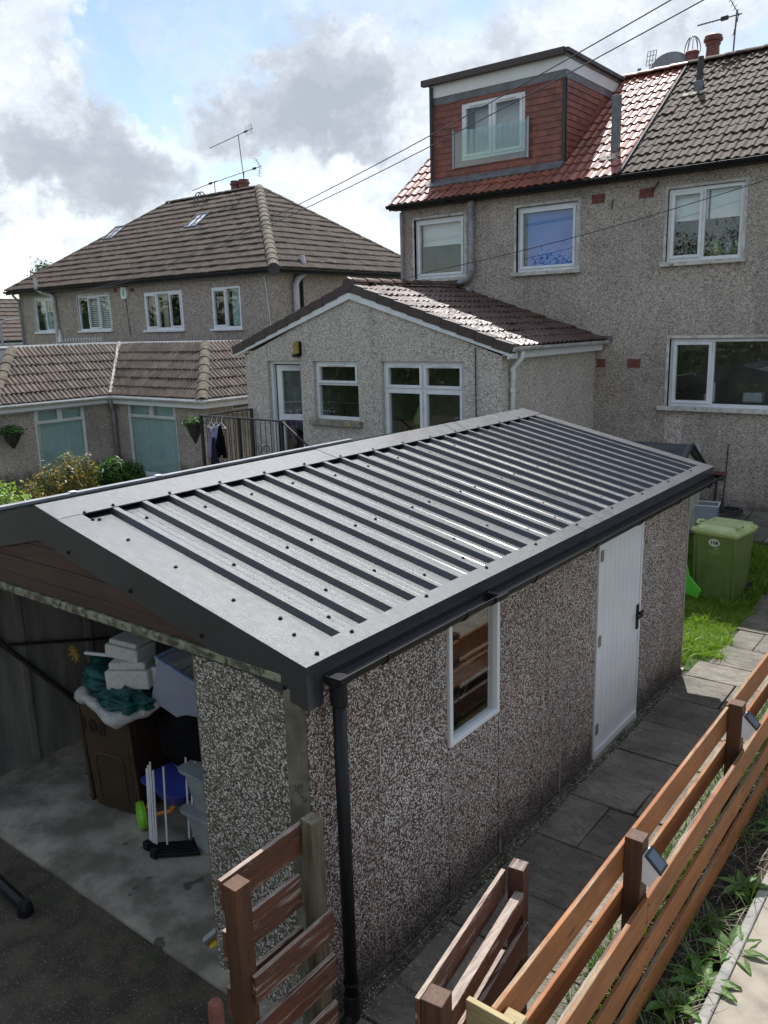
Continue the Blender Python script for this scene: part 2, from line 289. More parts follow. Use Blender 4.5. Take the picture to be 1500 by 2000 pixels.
def glassmat(name, refl=1.9, tint=(0.95, 0.97, 0.96), add=0.04):
    m, t, b, out = newmat(name)
    g = t.node('ShaderNodeNewGeometry'); cs = t.math('ABSOLUTE', t.node('ShaderNodeVectorMath', {0: g.outputs['Incoming'], 1: g.outputs['Normal']}, operation='DOT_PRODUCT').outputs[1])
    f0 = ((refl - 1) / (refl + 1)) ** 2 + add; fr = t.math('ADD', f0, t.math('MULTIPLY', 1 - f0, t.math('POWER', t.math('SUBTRACT', 1.0, cs, clamp=True), 5.0)))
    gl = t.node('ShaderNodeBsdfGlossy', {'Color': (1, 1, 1, 1), 'Roughness': 0.012})
    tr = t.node('ShaderNodeBsdfTransparent', {0: (*tint, 1)})
    nb = t.node('ShaderNodeBump', {'Height': t.noise(pos(t), 1.6, 2, 0.4), 'Strength': 0.02, 'Distance': 0.02})
    t.l.new(nb.outputs[0], gl.inputs['Normal'])
    mx = t.node('ShaderNodeMixShader', {0: fr, 1: tr.outputs[0], 2: gl.outputs[0]})
    t.l.new(mx.outputs[0], out.inputs[0]); return m
MT['glass'] = glassmat('window_glass', 1.45, add=0.02)
MT['clearpanel'] = glassmat('clear_glass_panel', 1.45, (0.84, 0.92, 0.89), 0.05)
def milky():
    m, t, b, out = newmat('clear_plastic'); setin(t, b, 'Base Color', (0.50, 0.55, 0.66)); b.inputs['Roughness'].default_value = 0.25
    mx = t.node('ShaderNodeMixShader', {0: 0.45, 1: t.node('ShaderNodeBsdfTransparent', {0: (0.85, 0.88, 0.95, 1)}).outputs[0], 2: b.outputs[0]}); t.l.new(mx.outputs[0], out.inputs[0]); return m
MT['clearplastic'] = milky()
MT['room'] = mat('dim_room', (0.22, 0.20, 0.18), (0.12, 0.11, 0.10), 1.5, 0.9)
MT['blindwhite'] = mat('white_blind', (0.72, 0.74, 0.75), None, rough=0.8)
MT['blindblue'] = mat('blue_blind', (0.04, 0.18, 0.66), (0.035, 0.15, 0.56), 3, 0.8)  # blue deepened to put the pane's sky reflection into the blind's colour
MT['blindteal'] = mat('pale_teal_blind', (0.40, 0.55, 0.55), (0.35, 0.49, 0.50), 3, 0.8, rand=0.06)
MT['cream'] = mat('cream_curtain', (0.50, 0.46, 0.36), (0.36, 0.33, 0.26), 5, 0.9)
MT['teal'] = mat('teal_bag', (0.01, 0.12, 0.11), (0.005, 0.06, 0.06), 12, 0.3, (25, 1.0, 0.03))
MT['whitebag'] = mat('white_plastic_bag', (0.55, 0.56, 0.55), (0.42, 0.43, 0.42), 10, 0.4, (22, 1.0, 0.03))
MT['poly'] = mat('polystyrene', (0.62, 0.63, 0.60), (0.52, 0.53, 0.50), 30, 0.8)
MT['binbrown'] = mat('brown_bin_plastic', (0.06, 0.036, 0.02), (0.04, 0.026, 0.015), 5, 0.45)
MT['bingreen'] = mat('olive_green_bin', (0.16, 0.23, 0.07), (0.13, 0.19, 0.055), 4, 0.5, (20, 0.1, 0.003), spots=[((0.05, 0.07, 0.02), 7, 0.68)])
MT['lidgreen'] = mat('sunlit_green_lid', (0.50, 0.58, 0.27), (0.42, 0.50, 0.22), 5, 0.32, rvar=0.08)  # paler than the body: sunlight on the lid put into the colour
MT['tyre'] = mat('black_rubber', (0.015, 0.015, 0.015), None, rough=0.7)
MT['sticker'] = mat('white_sticker', (0.72, 0.73, 0.72), None, rough=0.5)
MT['printblack'] = mat('black_print', (0.01, 0.01, 0.012), None, rough=0.5)
MT['printdark'] = mat('dark_bin_numbers', (0.015, 0.012, 0.012), None, rough=0.6)
MT['printpale'] = mat('pale_worn_print', (0.50, 0.54, 0.44), (0.30, 0.34, 0.2), 60, 0.6)
MT['blue'] = mat('blue_plastic', (0.05, 0.07, 0.34), None, rough=0.4)
MT['lime'] = mat('lime_plastic', (0.22, 0.55, 0.03), None, rough=0.4)
MT['brightgreen'] = mat('bright_green_plastic', (0.10, 0.50, 0.06), None, rough=0.4)
MT['yellow'] = mat('yellow_plastic', (0.62, 0.42, 0.02), None, rough=0.45)
MT['orange'] = mat('orange_plastic', (0.55, 0.20, 0.03), None, rough=0.45)
MT['greybox'] = mat('grey_storage_plastic', (0.30, 0.33, 0.34), (0.24, 0.265, 0.275), 5, 0.4)
MT['blackcloth'] = mat('black_cloth', (0.004, 0.004, 0.0045), (0.007, 0.007, 0.008), 12, 0.9, (14, 1.0, 0.03), spec=0.1)
MT['lilac'] = mat('lilac_cloth', (0.40, 0.30, 0.48), (0.30, 0.22, 0.38), 25, 0.9)
MT['navy'] = mat('navy_cloth', (0.02, 0.022, 0.045), (0.01, 0.01, 0.02), 20, 0.9)
MT['paleblue'] = mat('pale_blue_cloth', (0.28, 0.38, 0.58), (0.20, 0.28, 0.46), 25, 0.9)
MT['greenboard'] = mat('algae_green_board', (0.12, 0.17, 0.13), (0.07, 0.105, 0.08), 5, 0.8, (40, 0.4, 0.004), rand=0.1)
MT['solar'] = mat('solar_cell', (0.03, 0.04, 0.06), None, rough=0.15, spec=0.6)
MT['shedtile'] = mat('grey_shingle', (0.065, 0.068, 0.075), (0.045, 0.047, 0.052), 8, 0.7, rand=0.15)
MT['creamwall'] = mat('cream_boards', (0.46, 0.43, 0.35), (0.34, 0.32, 0.26), 5, 0.8)
MT['amber'] = mat('amber_lamp_glass', (0.42, 0.33, 0.05), (0.25, 0.20, 0.05), 20, 0.35)

# ------------------------------------------------------------------ helpers
ORG = {}
def V(*a): return Vector(a)
class Fr:
    """a frame on a wall or roof plane: u along, v up, n outward"""
    def __init__(s, o, u, v): s.o = Vector(o); s.u = Vector(u).normalized(); s.v = Vector(v).normalized(); s.n = s.u.cross(s.v).normalized()
    def p(s, u, v, n=0.0): return s.o + s.u * u + s.v * v + s.n * n
WF = Fr((0, 0, 0), (1, 0, 0), (0, 1, 0))       # world frame: u=x v=y n=z
def FY(y): return Fr((0, y, 0), (1, 0, 0), (0, 0, 1))   # wall facing -y: u=x, v=z, n=-y
def FX(x): return Fr((x, 0, 0), (0, 1, 0), (0, 0, 1))   # wall facing +x: u=y, v=z, n=+x
class MB:
    def __init__(s): s.v = []; s.f = []
    def quad(s, *pts):
        i = len(s.v); s.v += [Vector(p) for p in pts]; s.f.append(tuple(range(i, i + len(pts)))); return s
    def box(s, F, u0, u1, v0, v1, n0, n1):
        i = len(s.v)
        for n in (n0, n1):
            for (a, b) in ((u0, v0), (u1, v0), (u1, v1), (u0, v1)): s.v.append(F.p(a, b, n))
        for q in ((3, 2, 1, 0), (4, 5, 6, 7), (0, 1, 5, 4), (1, 2, 6, 5), (2, 3, 7, 6), (3, 0, 4, 7)): s.f.append(tuple(i + k for k in q))
        return s
    def wbox(s, x0, x1, y0, y1, z0, z1): return s.box(WF, x0, x1, y0, y1, z0, z1)
    def prism(s, F, poly, n0, n1):
        """poly = list of (u,v) counter-clockwise"""
        i = len(s.v); k = len(poly)
        for n in (n0, n1):
            for (a, b) in poly: s.v.append(F.p(a, b, n))
        s.f.append(tuple(i + j for j in reversed(range(k)))); s.f.append(tuple(i + k + j for j in range(k)))
        for j in range(k):
            j2 = (j + 1) % k; s.f.append((i + j, i + j2, i + k + j2, i + k + j))
        return s
    def ring(s, F, u0, u1, v0, v1, w, n0, n1):
        s.box(F, u0, u0 + w, v0, v1, n0, n1); s.box(F, u1 - w, u1, v0, v1, n0, n1)
        s.box(F, u0 + w, u1 - w, v0, v0 + w, n0, n1 - 0.0015); s.box(F, u0 + w, u1 - w, v1 - w, v1, n0, n1 - 0.0015); return s
    def tube(s, pts, r, n=8, caps=True):
        pts = [Vector(p) for p in pts]; m = len(pts); rs = r if hasattr(r, '__len__') else [r] * m
        prev = None; base = len(s.v)
        for k in range(m):
            d = (pts[min(k + 1, m - 1)] - pts[max(k - 1, 0)]).normalized()
            if prev is None:
                a = d.cross(Vector((0, 0, 1)) if abs(d.z) < 0.9 else Vector((1, 0, 0))).normalized()
            else: a = (prev - d * prev.dot(d)).normalized()
            prev = a; b = d.cross(a)
            for j in range(n):
                t = 2 * math.pi * j / n; s.v.append(pts[k] + (a * math.cos(t) + b * math.sin(t)) * rs[k])
        for k in range(m - 1):
            for j in range(n):
                j2 = (j + 1) % n; a0 = base + k * n; s.f.append((a0 + j, a0 + j2, a0 + n + j2, a0 + n + j))
        if caps:
            s.f.append(tuple(base + j for j in reversed(range(n)))); s.f.append(tuple(base + (m - 1) * n + j for j in range(n)))
        return s
    def lathe(s, c, prof, n=16, axis=None):
        """prof = [(radius, height)]"""
        c = Vector(c); ax = Vector(axis).normalized() if axis else Vector((0, 0, 1))
        a = ax.cross(Vector((0, 0, 1)) if abs(ax.z) < 0.9 else Vector((1, 0, 0))).normalized(); b = ax.cross(a)
        base = len(s.v); m = len(prof)
        for r, h in prof:
            for j in range(n):
                t = 2 * math.pi * j / n; s.v.append(c + ax * h + (a * math.cos(t) + b * math.sin(t)) * r)
        for k in range(m - 1):
            for j in range(n):
                j2 = (j + 1) % n; a0 = base + k * n; s.f.append((a0 + j, a0 + j2, a0 + n + j2, a0 + n + j))
        s.f.append(tuple(base + j for j in reversed(range(n)))); s.f.append(tuple(base + (m - 1) * n + j for j in range(n)))
        return s
    def channel(s, a, b, prof):
        """open sheet: prof = list of Vector offsets swept from a to b"""
        i = len(s.v); k = len(prof); a = Vector(a); b = Vector(b)
        for q in (a, b):
            for p in prof: s.v.append(q + Vector(p))
        for j in range(k - 1): s.f.append((i + j, i + j + 1, i + k + j + 1, i + k + j))
        return s
    def build(s, name, m, parent=None, smooth=False, bevel=0.0, solid=0.0):
        org = ORG.get(parent.name, Vector((0, 0, 0))) if parent else Vector((0, 0, 0))
        me = bpy.data.meshes.new(name)
        me.from_pydata([tuple(p - org) for p in s.v], [], s.f)
        bm = bmesh.new(); bm.from_mesh(me)
        if smooth or bevel: bmesh.ops.remove_doubles(bm, verts=bm.verts, dist=1e-5)
        bmesh.ops.recalc_face_normals(bm, faces=bm.faces)
        bm.to_mesh(me); bm.free()
        if m is not None: me.materials.append(MT[m] if isinstance(m, str) else m)
        if smooth: me.polygons.foreach_set('use_smooth', [True] * len(me.polygons))
        o = bpy.data.objects.new(name, me); col.objects.link(o)
        if bevel:
            md = o.modifiers.new('bevel', 'BEVEL'); md.width = bevel; md.segments = 2; md.limit_method = 'ANGLE'; md.angle_limit = 0.6
        if solid:
            md = o.modifiers.new('solid', 'SOLIDIFY'); md.thickness = solid; md.offset = 0
        if parent: o.parent = parent
        ORG[o.name] = org.copy()
        return o
def tag(o, label, cat, group=None):
    o['label'] = label; o['category'] = cat
    if group: o['group'] = group
    return o
def thing(name, label, cat, loc, group=None):
    o = bpy.data.objects.new(name, None); col.objects.link(o); o.location = loc; o.empty_display_size = 0.2
    ORG[o.name] = Vector(loc); return tag(o, label, cat, group)
def struct(o, kind='structure'): o['kind'] = kind; return o
def dup(o, delta=None, parent=None, label=None, rot=None):
    """copy a thing with its parts"""
    c = o.copy(); col.objects.link(c)
    if parent is not None: c.parent = parent
    ORG[c.name] = ORG[o.name] + (Vector(delta) if delta is not None else Vector((0, 0, 0)))
    if delta is not None: c.location = o.location + Vector(delta)
    if rot is not None: c.rotation_euler.z = rot
    if label: c['label'] = label
    for ch in list(o.children): dup(ch, None, c)
    return c
def from_arrays(name, verts, faces, m, parent=None):
    org = ORG.get(parent.name, Vector((0, 0, 0))) if parent else Vector((0, 0, 0))
    v = np.asarray(verts, dtype=np.float64) - np.array(org)
    me = bpy.data.meshes.new(name); k = faces.shape[1]
    me.vertices.add(len(v)); me.vertices.foreach_set('co', v.astype(np.float32).ravel())
    me.loops.add(faces.size); me.loops.foreach_set('vertex_index', faces.astype(np.int32).ravel())
    me.polygons.add(len(faces)); me.polygons.foreach_set('loop_start', np.arange(0, faces.size, k, dtype=np.int32))
    me.polygons.foreach_set('loop_total', np.full(len(faces), k, dtype=np.int32))
    me.update(calc_edges=True); me.validate()
    me.materials.append(MT[m]); o = bpy.data.objects.new(name, me); col.objects.link(o)
    if parent: o.parent = parent
    ORG[o.name] = org.copy(); return o
def sweep_wall(mb, F, u0, u1, v0, v1, ops, depth=0.12):
    us = sorted({u0, u1, *[o[0] for o in ops], *[o[1] for o in ops]}); vs = sorted({v0, v1, *[o[2] for o in ops], *[o[3] for o in ops]})
    for a, b in zip(us[:-1], us[1:]):
        for c, d in zip(vs[:-1], vs[1:]):
            mu, mv = (a + b) / 2, (c + d) / 2
            if any(o[0] < mu < o[1] and o[2] < mv < o[3] for o in ops): continue
            mb.quad(F.p(a, c), F.p(b, c), F.p(b, d), F.p(a, d))
    for (a, b, c, d) in ops:
        for (p, q) in (((a, c), (b, c)), ((b, c), (b, d)), ((b, d), (a, d)), ((a, d), (a, c))):
            mb.quad(F.p(*p), F.p(*q), F.p(*q, -depth), F.p(*p, -depth))
CAMP = Vector((2.5189, 0, 3.6))

def window(parent, F, u0, u1, v0, v1, panes, depth=0.1, fw=0.055, sw=0.045, m='white', sill='sill', sillw=0.08, sillh=0.06, room=1.0, name='window', trickle=False, sill_over=0.08, surround=0.0):
    """panes: list of (a,b,c,d, sash) in fractions of the frame; frame ring + sashes + glass + sill + dark room"""
    n1 = -depth + 0.035; n0 = -depth - 0.035
    mb = MB(); mb.ring(F, u0 + 0.002, u1 - 0.002, v0 + 0.002, v1 - 0.002, fw, n0, n1)
    W = u1 - u0 - 2 * fw; H = v1 - v0 - 2 * fw
    cuts_u = sorted({p[0] for p in panes if p[0] > 0.01}); cuts_v = sorted({p[2] for p in panes if p[2] > 0.01})
    for cv in cuts_v:
        y = v0 + fw + H * cv; mb.box(F, u0 + fw, u1 - fw, y - 0.018, y + 0.018, n0 + 0.001, n1 - 0.004)
    for p in panes:
        if p[0] > 0.01:
            x = u0 + fw + W * p[0]; mb.box(F, x - 0.018, x + 0.018, v0 + fw + H * p[2], v0 + fw + H * p[3], n0 + 0.002, n1 - 0.003)
    win = mb.build(name, m, parent, bevel=0.004)
    for (a, b, c, d, sash) in panes:
        x0 = u0 + fw + W * a + (0.018 if a > 0.01 else 0); x1 = u0 + fw + W * b - (0.018 if b < 0.99 else 0)
        y0 = v0 + fw + H * c + (0.018 if c > 0.01 else 0); y1 = v0 + fw + H * d - (0.018 if d < 0.99 else 0)
        if sash:
            MB().ring(F, x0, x1, y0, y1, sw, n0 + 0.02, n1 + 0.022).build('sash', m, win, bevel=0.004)
            MB().box(F, x0 + sw - 0.005, x1 - sw + 0.005, y0 + sw - 0.005, y1 - sw + 0.005, n1 - 0.03, n1 - 0.022).build('pane', 'glass', win)
        else:
            MB().box(F, x0 - 0.003, x1 + 0.003, y0 - 0.003, y1 + 0.003, n1 - 0.04, n1 - 0.032).build('pane', 'glass', win)
    if trickle:
        for (a, b, c, d, sash) in panes:
            if d > 0.99:
                x0 = u0 + fw + W * a; x1 = u0 + fw + W * b; xm = (x0 + x1) / 2
                MB().box(F, xm - 0.17, xm + 0.17, v1 - 0.075, v1 - 0.05, n1 + 0.005, n1 + 0.04).build('trickle_vent', m, win, bevel=0.004)
    if sill:
        MB().box(F, u0 - sill_over, u1 + sill_over, v0 - sillh, v0 + 0.004, -depth - 0.02, sillw).build('sill', sill, win, bevel=0.006)
    if room:
        r = MB(); a, b, c, d = u0 - 0.25, u1 + 0.25, v0 - 0.35, v1 + 0.2; na = n0 - 0.003; nb = n0 - room
        r.quad(F.p(a, c, nb), F.p(b, c, nb), F.p(b, d, nb), F.p(a, d, nb))
        for (p, q) in (((a, c), (b, c)), ((b, c), (b, d)), ((b, d), (a, d)), ((a, d), (a, c))): r.quad(F.p(*p, na), F.p(*q, na), F.p(*q, nb), F.p(*p, nb))
        # close the ring round the opening
        for (p, q, P2, Q2) in (((a, c), (b, c), (u0, v0), (u1, v0)), ((b, c), (b, d), (u1, v0), (u1, v1)), ((b, d), (a, d), (u1, v1), (u0, v1)), ((a, d), (a, c), (u0, v1), (u0, v0))):
            r.quad(F.p(*p, na), F.p(*q, na), F.p(*Q2, na), F.p(*P2, na))
        r.build('room_lining', 'room', win)
    return win

# ---- tiles
def tile_mesh(name, w, l, t, prof, m):
    """one tile: u 0..w, v 0..l, tail (v=0) raised by t; prof = heights across the width"""
    k = len(prof); vs = []; fs = []
    for (v, dz) in ((0.0, t), (l, 0.0)):
        for i, h in enumerate(prof): vs.append((w * i / (k - 1), v, dz + h))
    for i, h in enumerate(prof): vs.append((w * i / (k - 1), 0.004, h * 0.92))
    for i in range(k - 1):
        fs.append((i, i + 1, k + i + 1, k + i)); fs.append((2 * k + i, 2 * k + i + 1, i + 1, i))
    for (a) in (0, k - 1):
        pass
    me = bpy.data.meshes.new(name); me.from_pydata(vs, [], fs); me.materials.append(MT[m]); me.update(); return me
P_ROMAN = [0.004, 0.0, 0.0, 0.012, 0.024, 0.026, 0.014, 0.002, 0.0, 0.0, 0.012, 0.024, 0.026, 0.012]
P_PAN = [0.0, 0.012, 0.028, 0.03, 0.018, 0.002, 0.0, 0.012, 0.028, 0.03, 0.018, 0.002, 0.0, 0.012, 0.028, 0.03, 0.018, 0.0]
P_FLAT = [0.0, 0.0]
def inside(poly, p):
    c = 0; n = len(poly)
    for i in range(n):
        a = poly[i]; b = poly[(i + 1) % n]
        if (b[0] - a[0]) * (p[1] - a[1]) - (b[1] - a[1]) * (p[0] - a[0]) < -1e-6: return False
    return True
def tile_roof(root, parent, name, F, poly, w, gauge, t, prof, m, stag=0.5, n=0.01, limit=300, skip=None, counter=None, jit=0.004, tilt=0.02):
    """tiles over a convex CCW polygon of the (u,v) plane; tiles crossing the edge are cut to it"""
    me = tile_mesh(name, w, gauge * 1.18, t, prof, m)
    org = ORG[parent.name]
    us = [p[0] for p in poly]; vs = [p[1] for p in poly]
    rows = int(math.ceil((max(vs) - min(vs)) / gauge)); cols = int(math.ceil((max(us) - min(us)) / w)) + 1
    items = []
    for r in range(rows):
        v = min(vs) + r * gauge
        for c in range(-1, cols):
            u = min(us) + c * w + (w * stag if (r % 2) else 0)
            cs = [(u + 0.01, v + 0.01), (u + w - 0.01, v + 0.01), (u + w - 0.01, v + gauge * 0.9), (u + 0.01, v + gauge * 0.9)]
            ins = [inside(poly, q) for q in cs]
            if not any(ins): continue
            if skip and all(skip(q) for q in cs): continue
            ctr = F.p(u + w / 2, v + gauge / 2, n)
            items.append(((ctr - CAMP).length, u, v, all(ins)))
    items.sort(key=lambda a: a[0])
    used = counter[0] if counter else 0
    M0 = Matrix((F.u, F.v, F.n)).transposed().to_4x4()
    rest = MB(); nobj = 0
    for d, u, v, full in items:
        ang = random.uniform(-tilt, tilt)
        L = Matrix.Translation(F.p(u, v, n + random.uniform(0, jit)) - org) @ M0 @ Matrix.Rotation(random.uniform(-0.012, 0.012), 4, 'Z') @ Matrix.Rotation(ang * 0.5, 4, 'Y')
        mesh = me
        if not full:
            bm = bmesh.new(); bm.from_mesh(me)
            for i in range(len(poly)):
                a = Vector((*poly[i], 0)) - Vector((u, v, 0)); b = Vector((*poly[(i + 1) % len(poly)], 0)) - Vector((u, v, 0))
                e = b - a; nn = Vector((e.y, -e.x, 0)).normalized()
                if abs(e.y) < 1e-6 and e.x > 0: continue      # eave edge: leave tails whole
                bmesh.ops.bisect_plane(bm, geom=bm.verts[:] + bm.edges[:] + bm.faces[:], plane_co=a, plane_no=nn, clear_outer=True)
            if not bm.faces: bm.free(); continue
            mesh = bpy.data.meshes.new(name); bm.to_mesh(mesh); bm.free()
            if not mesh.materials: mesh.materials.append(MT[m])
        if used + nobj < limit:
            o = bpy.data.objects.new(name, mesh); col.objects.link(o); o.parent = parent
            o.matrix_parent_inverse = Matrix.Identity(4); o.matrix_basis = L; ORG[o.name] = org.copy(); nobj += 1
        else:
            i = len(rest.v); rest.v += [L @ vv.co + org for vv in mesh.vertices]; rest.f += [tuple(i + k for k in p.vertices) for p in mesh.polygons]
    if counter: counter[0] += nobj
    if rest.f:
        o = rest.build(name + '_field', m, parent); o['kind'] = 'stuff'
    return nobj
def half_round(parent, a, b, r, m='hip', name='ridge_tile', seg=0.36, up=Vector((0, 0, 1)), tilt=0.012, arc=1.15):
    """half-round tiles in a row from a to b"""
    a = Vector(a); b = Vector(b); d = (b - a); L = d.length; d.normalize(); k = max(1, int(round(L / seg))); s = L / k
    side = d.cross(up).normalized(); nn = side.cross(d).normalized(); org = ORG[parent.name]
    mesh = None
    for i in range(k):
        if mesh is None:
            mb = MB(); N = 9
            for (q, rr) in ((0.0, r * 1.08), (s + 0.03, r * 0.96)):
                for j in range(N):
                    t = -arc + 2 * arc * j / (N - 1)
                    mb.v.append(Vector((math.sin(t) * rr, q, math.cos(t) * rr)))
            for j in range(N):
                t = -arc + 2 * arc * j / (N - 1); mb.v.append(Vector((math.sin(t) * (r * 0.9), 0, math.cos(t) * (r * 0.9))))
            for j in range(N - 1):
                mb.f.append((j, j + 1, N + j + 1, N + j)); mb.f.append((2 * N + j, 2 * N + j + 1, j + 1, j))
            mesh = bpy.data.meshes.new(name); mesh.from_pydata([tuple(v) for v in mb.v], [], mb.f); mesh.materials.append(MT[m])
            for p in mesh.polygons: p.use_smooth = False
        o = bpy.data.objects.new(name, mesh); col.objects.link(o); o.parent = parent
        Mx = Matrix((side, d, nn)).transposed().to_4x4()
        o.matrix_basis = Matrix.Translation(a + d * (s * i) - nn * (r * 0.45) - org) @ Mx @ Matrix.Rotation(random.uniform(-tilt, tilt), 4, 'X') @ Matrix.Rotation(random.uniform(-0.05, 0.05), 4, 'Y')
        ORG[o.name] = org.copy()
def gutter(parent, a, b, r, m, out, name='gutter', bracket=0.9, fascia=None):
    """half-round gutter from a to b (top edge centre), out = outward direction"""
    a = Vector(a); b = Vector(b); out = Vector(out).normalized(); prof = []
    for j in range(9):
        t = math.pi * j / 8; prof.append(out * (-math.cos(t) * r) + Vector((0, 0, -math.sin(t) * r)))
    prof.append(prof[-1] + Vector((0, 0, 0.006)) + out * 0.003)
    g = MB().channel(a, b, prof)
    g.quad(*[a + p for p in prof[:9]]); g.quad(*[b + p for p in prof[:9]])
    g = g.build(name, m, parent, smooth=False, solid=0.004)
    L = (b - a).length; k = max(1, int(L / bracket)); d = (b - a).normalized()
    for i in range(k):
        c = a + d * (L * (i + 0.5) / k); br = MB()
        pr = [p * 1.1 for p in prof[:9]] + [out * (r * 1.12) + Vector((0, 0, 0.012))]
        br.channel(c - d * 0.012, c + d * 0.012, pr)
        br.build('gutter_bracket', m, g, solid=0.006)
    return g
# ------------------------------------------------------------------ ground
g = MB().quad((-900, -900, -0.34), (900, -900, -0.34), (900, 900, -0.34), (-900, 900, -0.34)).build('ground', 'earth'); struct(g)
struct(MB().wbox(-16, 1.02, -14, 2.455, -0.36, -0.012).build('driveway', 'tarmac'))
struct(MB().wbox(-3.96, 0.02, 2.46, 8.22, -0.3, 0.006).build('garage_floor', 'slab'))
lys = [8.24, 8.6, 9.6, 10.5, 11.0, 11.5, 12.0]; lzs = [-0.02, -0.02, -0.02, 0.0, 0.12, 0.28, 0.42]
struct(MB().prism(Fr((0, 0, 0), (0, 1, 0), (0, 0, 1)), [(2.46, -0.3), (12.02, -0.3), (12.02, 0.41), (11.5, 0.27), (11.0, 0.11), (10.5, -0.01), (9.6, -0.03), (2.46, -0.03)], 0.024, 1.06).build('path', 'joint'))
path = bpy.data.objects['path']
def path_z(y): return float(np.interp(y, [9.6, 10.5, 11.0, 11.5, 12.0], [0, 0.02, 0.14, 0.30, 0.44]))
sb = MB()   # soil bed, gently lumpy
nx, ny = 9, 120
gx = np.linspace(1.06, 1.56, nx); gy = np.linspace(0.5, 12.5, ny)
for i, y in enumerate(gy):
    for j, x in enumerate(gx): sb.v.append(Vector((x, y, -0.15 + random.uniform(-0.012, 0.012) + 0.02 * math.sin(y * 2.1 + x * 5))))
for i in range(ny - 1):
    for j in range(nx - 1): a = i * nx + j; sb.f.append((a, a + 1, a + nx + 1, a + nx))
struct(sb.build('soil_bed', 'soil', smooth=True))
struct(MB().wbox(1.565, 3.6, 0.2, 13, -0.3, -0.105).build('side_path', 'path2'))
struct(MB().wbox(1.50, 1.56, 0.2, 13, -0.3, -0.09).build('path_edging', 'concrete', bevel=0.012))
# lawn: level round the bin, rising towards the house
lw = MB(); lys = [8.24, 8.6, 9.6, 10.5, 11.0, 11.5, 12.0]; lzs = [-0.02, -0.02, -0.02, 0.0, 0.12, 0.28, 0.42]
for (xa, xb) in ((-4.9, 0.20),):
    for k in range(len(lys) - 1): lw.quad((xa, lys[k], lzs[k]), (xb, lys[k], lzs[k]), (xb, lys[k + 1], lzs[k + 1]), (xa, lys[k + 1], lzs[k + 1]))
struct(lw.build('lawn', 'lawnbase'))
def lawn_z(y): return float(np.interp(y, lys, lzs))
ter = MB(); ter.prism(Fr((0, 0, 0), (0, 1, 0), (0, 0, 1)), [(12.0, -0.3), (13.32, -0.3), (13.32, 0.62), (12.0, 0.47)], -4.9, 4.0)
struct(ter.build('terrace', 'joint'))
terrace = bpy.data.objects['terrace']
def slab_part(parent, poly, z0, z1, F=WF, name='paving_slab', m='flag'):
    return MB().prism(F, poly, z0, z1).build(name, m, parent, bevel=0.006)
def jitter_rect(a, b, c, d, j=0.006):
    r = lambda: random.uniform(-j, j)
    return [(a + r(), c + r()), (b + r(), c + r()), (b + r(), d + r()), (a + r(), d + r())]
y = 2.50
k = 0
while y < 12.0:
    h = random.choice([0.44, 0.58, 0.62, 0.5, 0.6]); h = min(h, 12.02 - y)
    if h < 0.15: break
    x0 = 0.075; x1 = 1.045; gp = 0.012
    tz = random.uniform(-0.004, 0.004)
    typ = [1, 0, 2, 1, 3, 0, 2, 1][k % 8]
    if y > 8.3: x0 = 0.16 + 0.03 * math.sin(y * 3)
    if typ == 0: cuts = [x0, x0 + (x1 - x0) * 0.5 + random.uniform(-0.06, 0.06), x1]
    elif typ == 1: cuts = [x0, x0 + (x1 - x0) * 0.62 + random.uniform(-0.05, 0.05), x1]
    elif typ == 2: cuts = [x0, x1]
    else: cuts = [x0, x0 + (x1 - x0) * 0.33, x1]
    for a, b in zip(cuts[:-1], cuts[1:]):
        if typ == 1 and a == x0 and h > 0.55 and y < 9 and random.random() < 0.5:
            m1 = y + h * 0.5
            slab_part(path, jitter_rect(a + gp / 2, b - gp / 2, y + gp / 2, m1 - gp / 2), -0.045, 0.0 + tz)
            slab_part(path, jitter_rect(a + gp / 2, b - gp / 2, m1 + gp / 2, y + h - gp / 2), -0.045, 0.003 + tz)
        else:
            zz = path_z(y); q = jitter_rect(a + gp / 2, b - gp / 2, gp / 2, h - gp / 2); slab_part(path, q, -0.045, random.uniform(-0.005, 0.005), Fr((0, y, zz), (1, 0, 0), (0, h, path_z(y + h) - zz)))
    y += h; k += 1
# terrace slabs
FT = Fr((0, 12.0, 0.47), (1, 0, 0), (0, 1.32, 0.15))
x = -2.4
while x < 1.6:
    w = random.choice([0.6, 0.45, 0.75])
    for (a, b) in ((0.0, 0.62), (0.63, 1.24)):
        slab_part(terrace, [(x + 0.008, a), (x + w - 0.008, a + random.uniform(0, .01)), (x + w - 0.008, b - 0.01), (x + 0.008, b - 0.012)], -0.03, 0.03 + random.uniform(-0.004, 0.004), FT)
    x += w

# ------------------------------------------------------------------ garage
gar = thing('garage', 'pebbledashed concrete garage with ribbed dark grey metal roof, white side door and open front', 'garage', (-2, 2.6, 0))
FR = FX(0.0)
def panel(y0, y1, z0=0.0, z1=1.95):
    return MB().box(FR, y0 + 0.004, y1 - 0.004, z0, z1, -0.06, random.uniform(-0.001, 0.003)).build('concrete_panel', 'chips', gar, bevel=0.003)
for a, b in ((2.575, 3.12), (3.12, 3.78), (4.385, 5.03), (5.03, 5.33), (5.33, 5.935), (6.905, 7.53), (7.53, 8.12)): panel(a, b)
panel(3.78, 4.385, 0.0, 1.08)
MB().box(FR, 2.58, 3.775, 0.0, 1.94, -0.058, -0.004).build('joint_mortar', 'mortar', gar)
MB().box(FR, 4.39, 5.93, 0.0, 1.94, -0.058, -0.004).build('joint_mortar', 'mortar', gar)
MB().box(FR, 6.91, 8.115, 0.0, 1.94, -0.058, -0.004).build('joint_mortar', 'mortar', gar)
jb = MB()
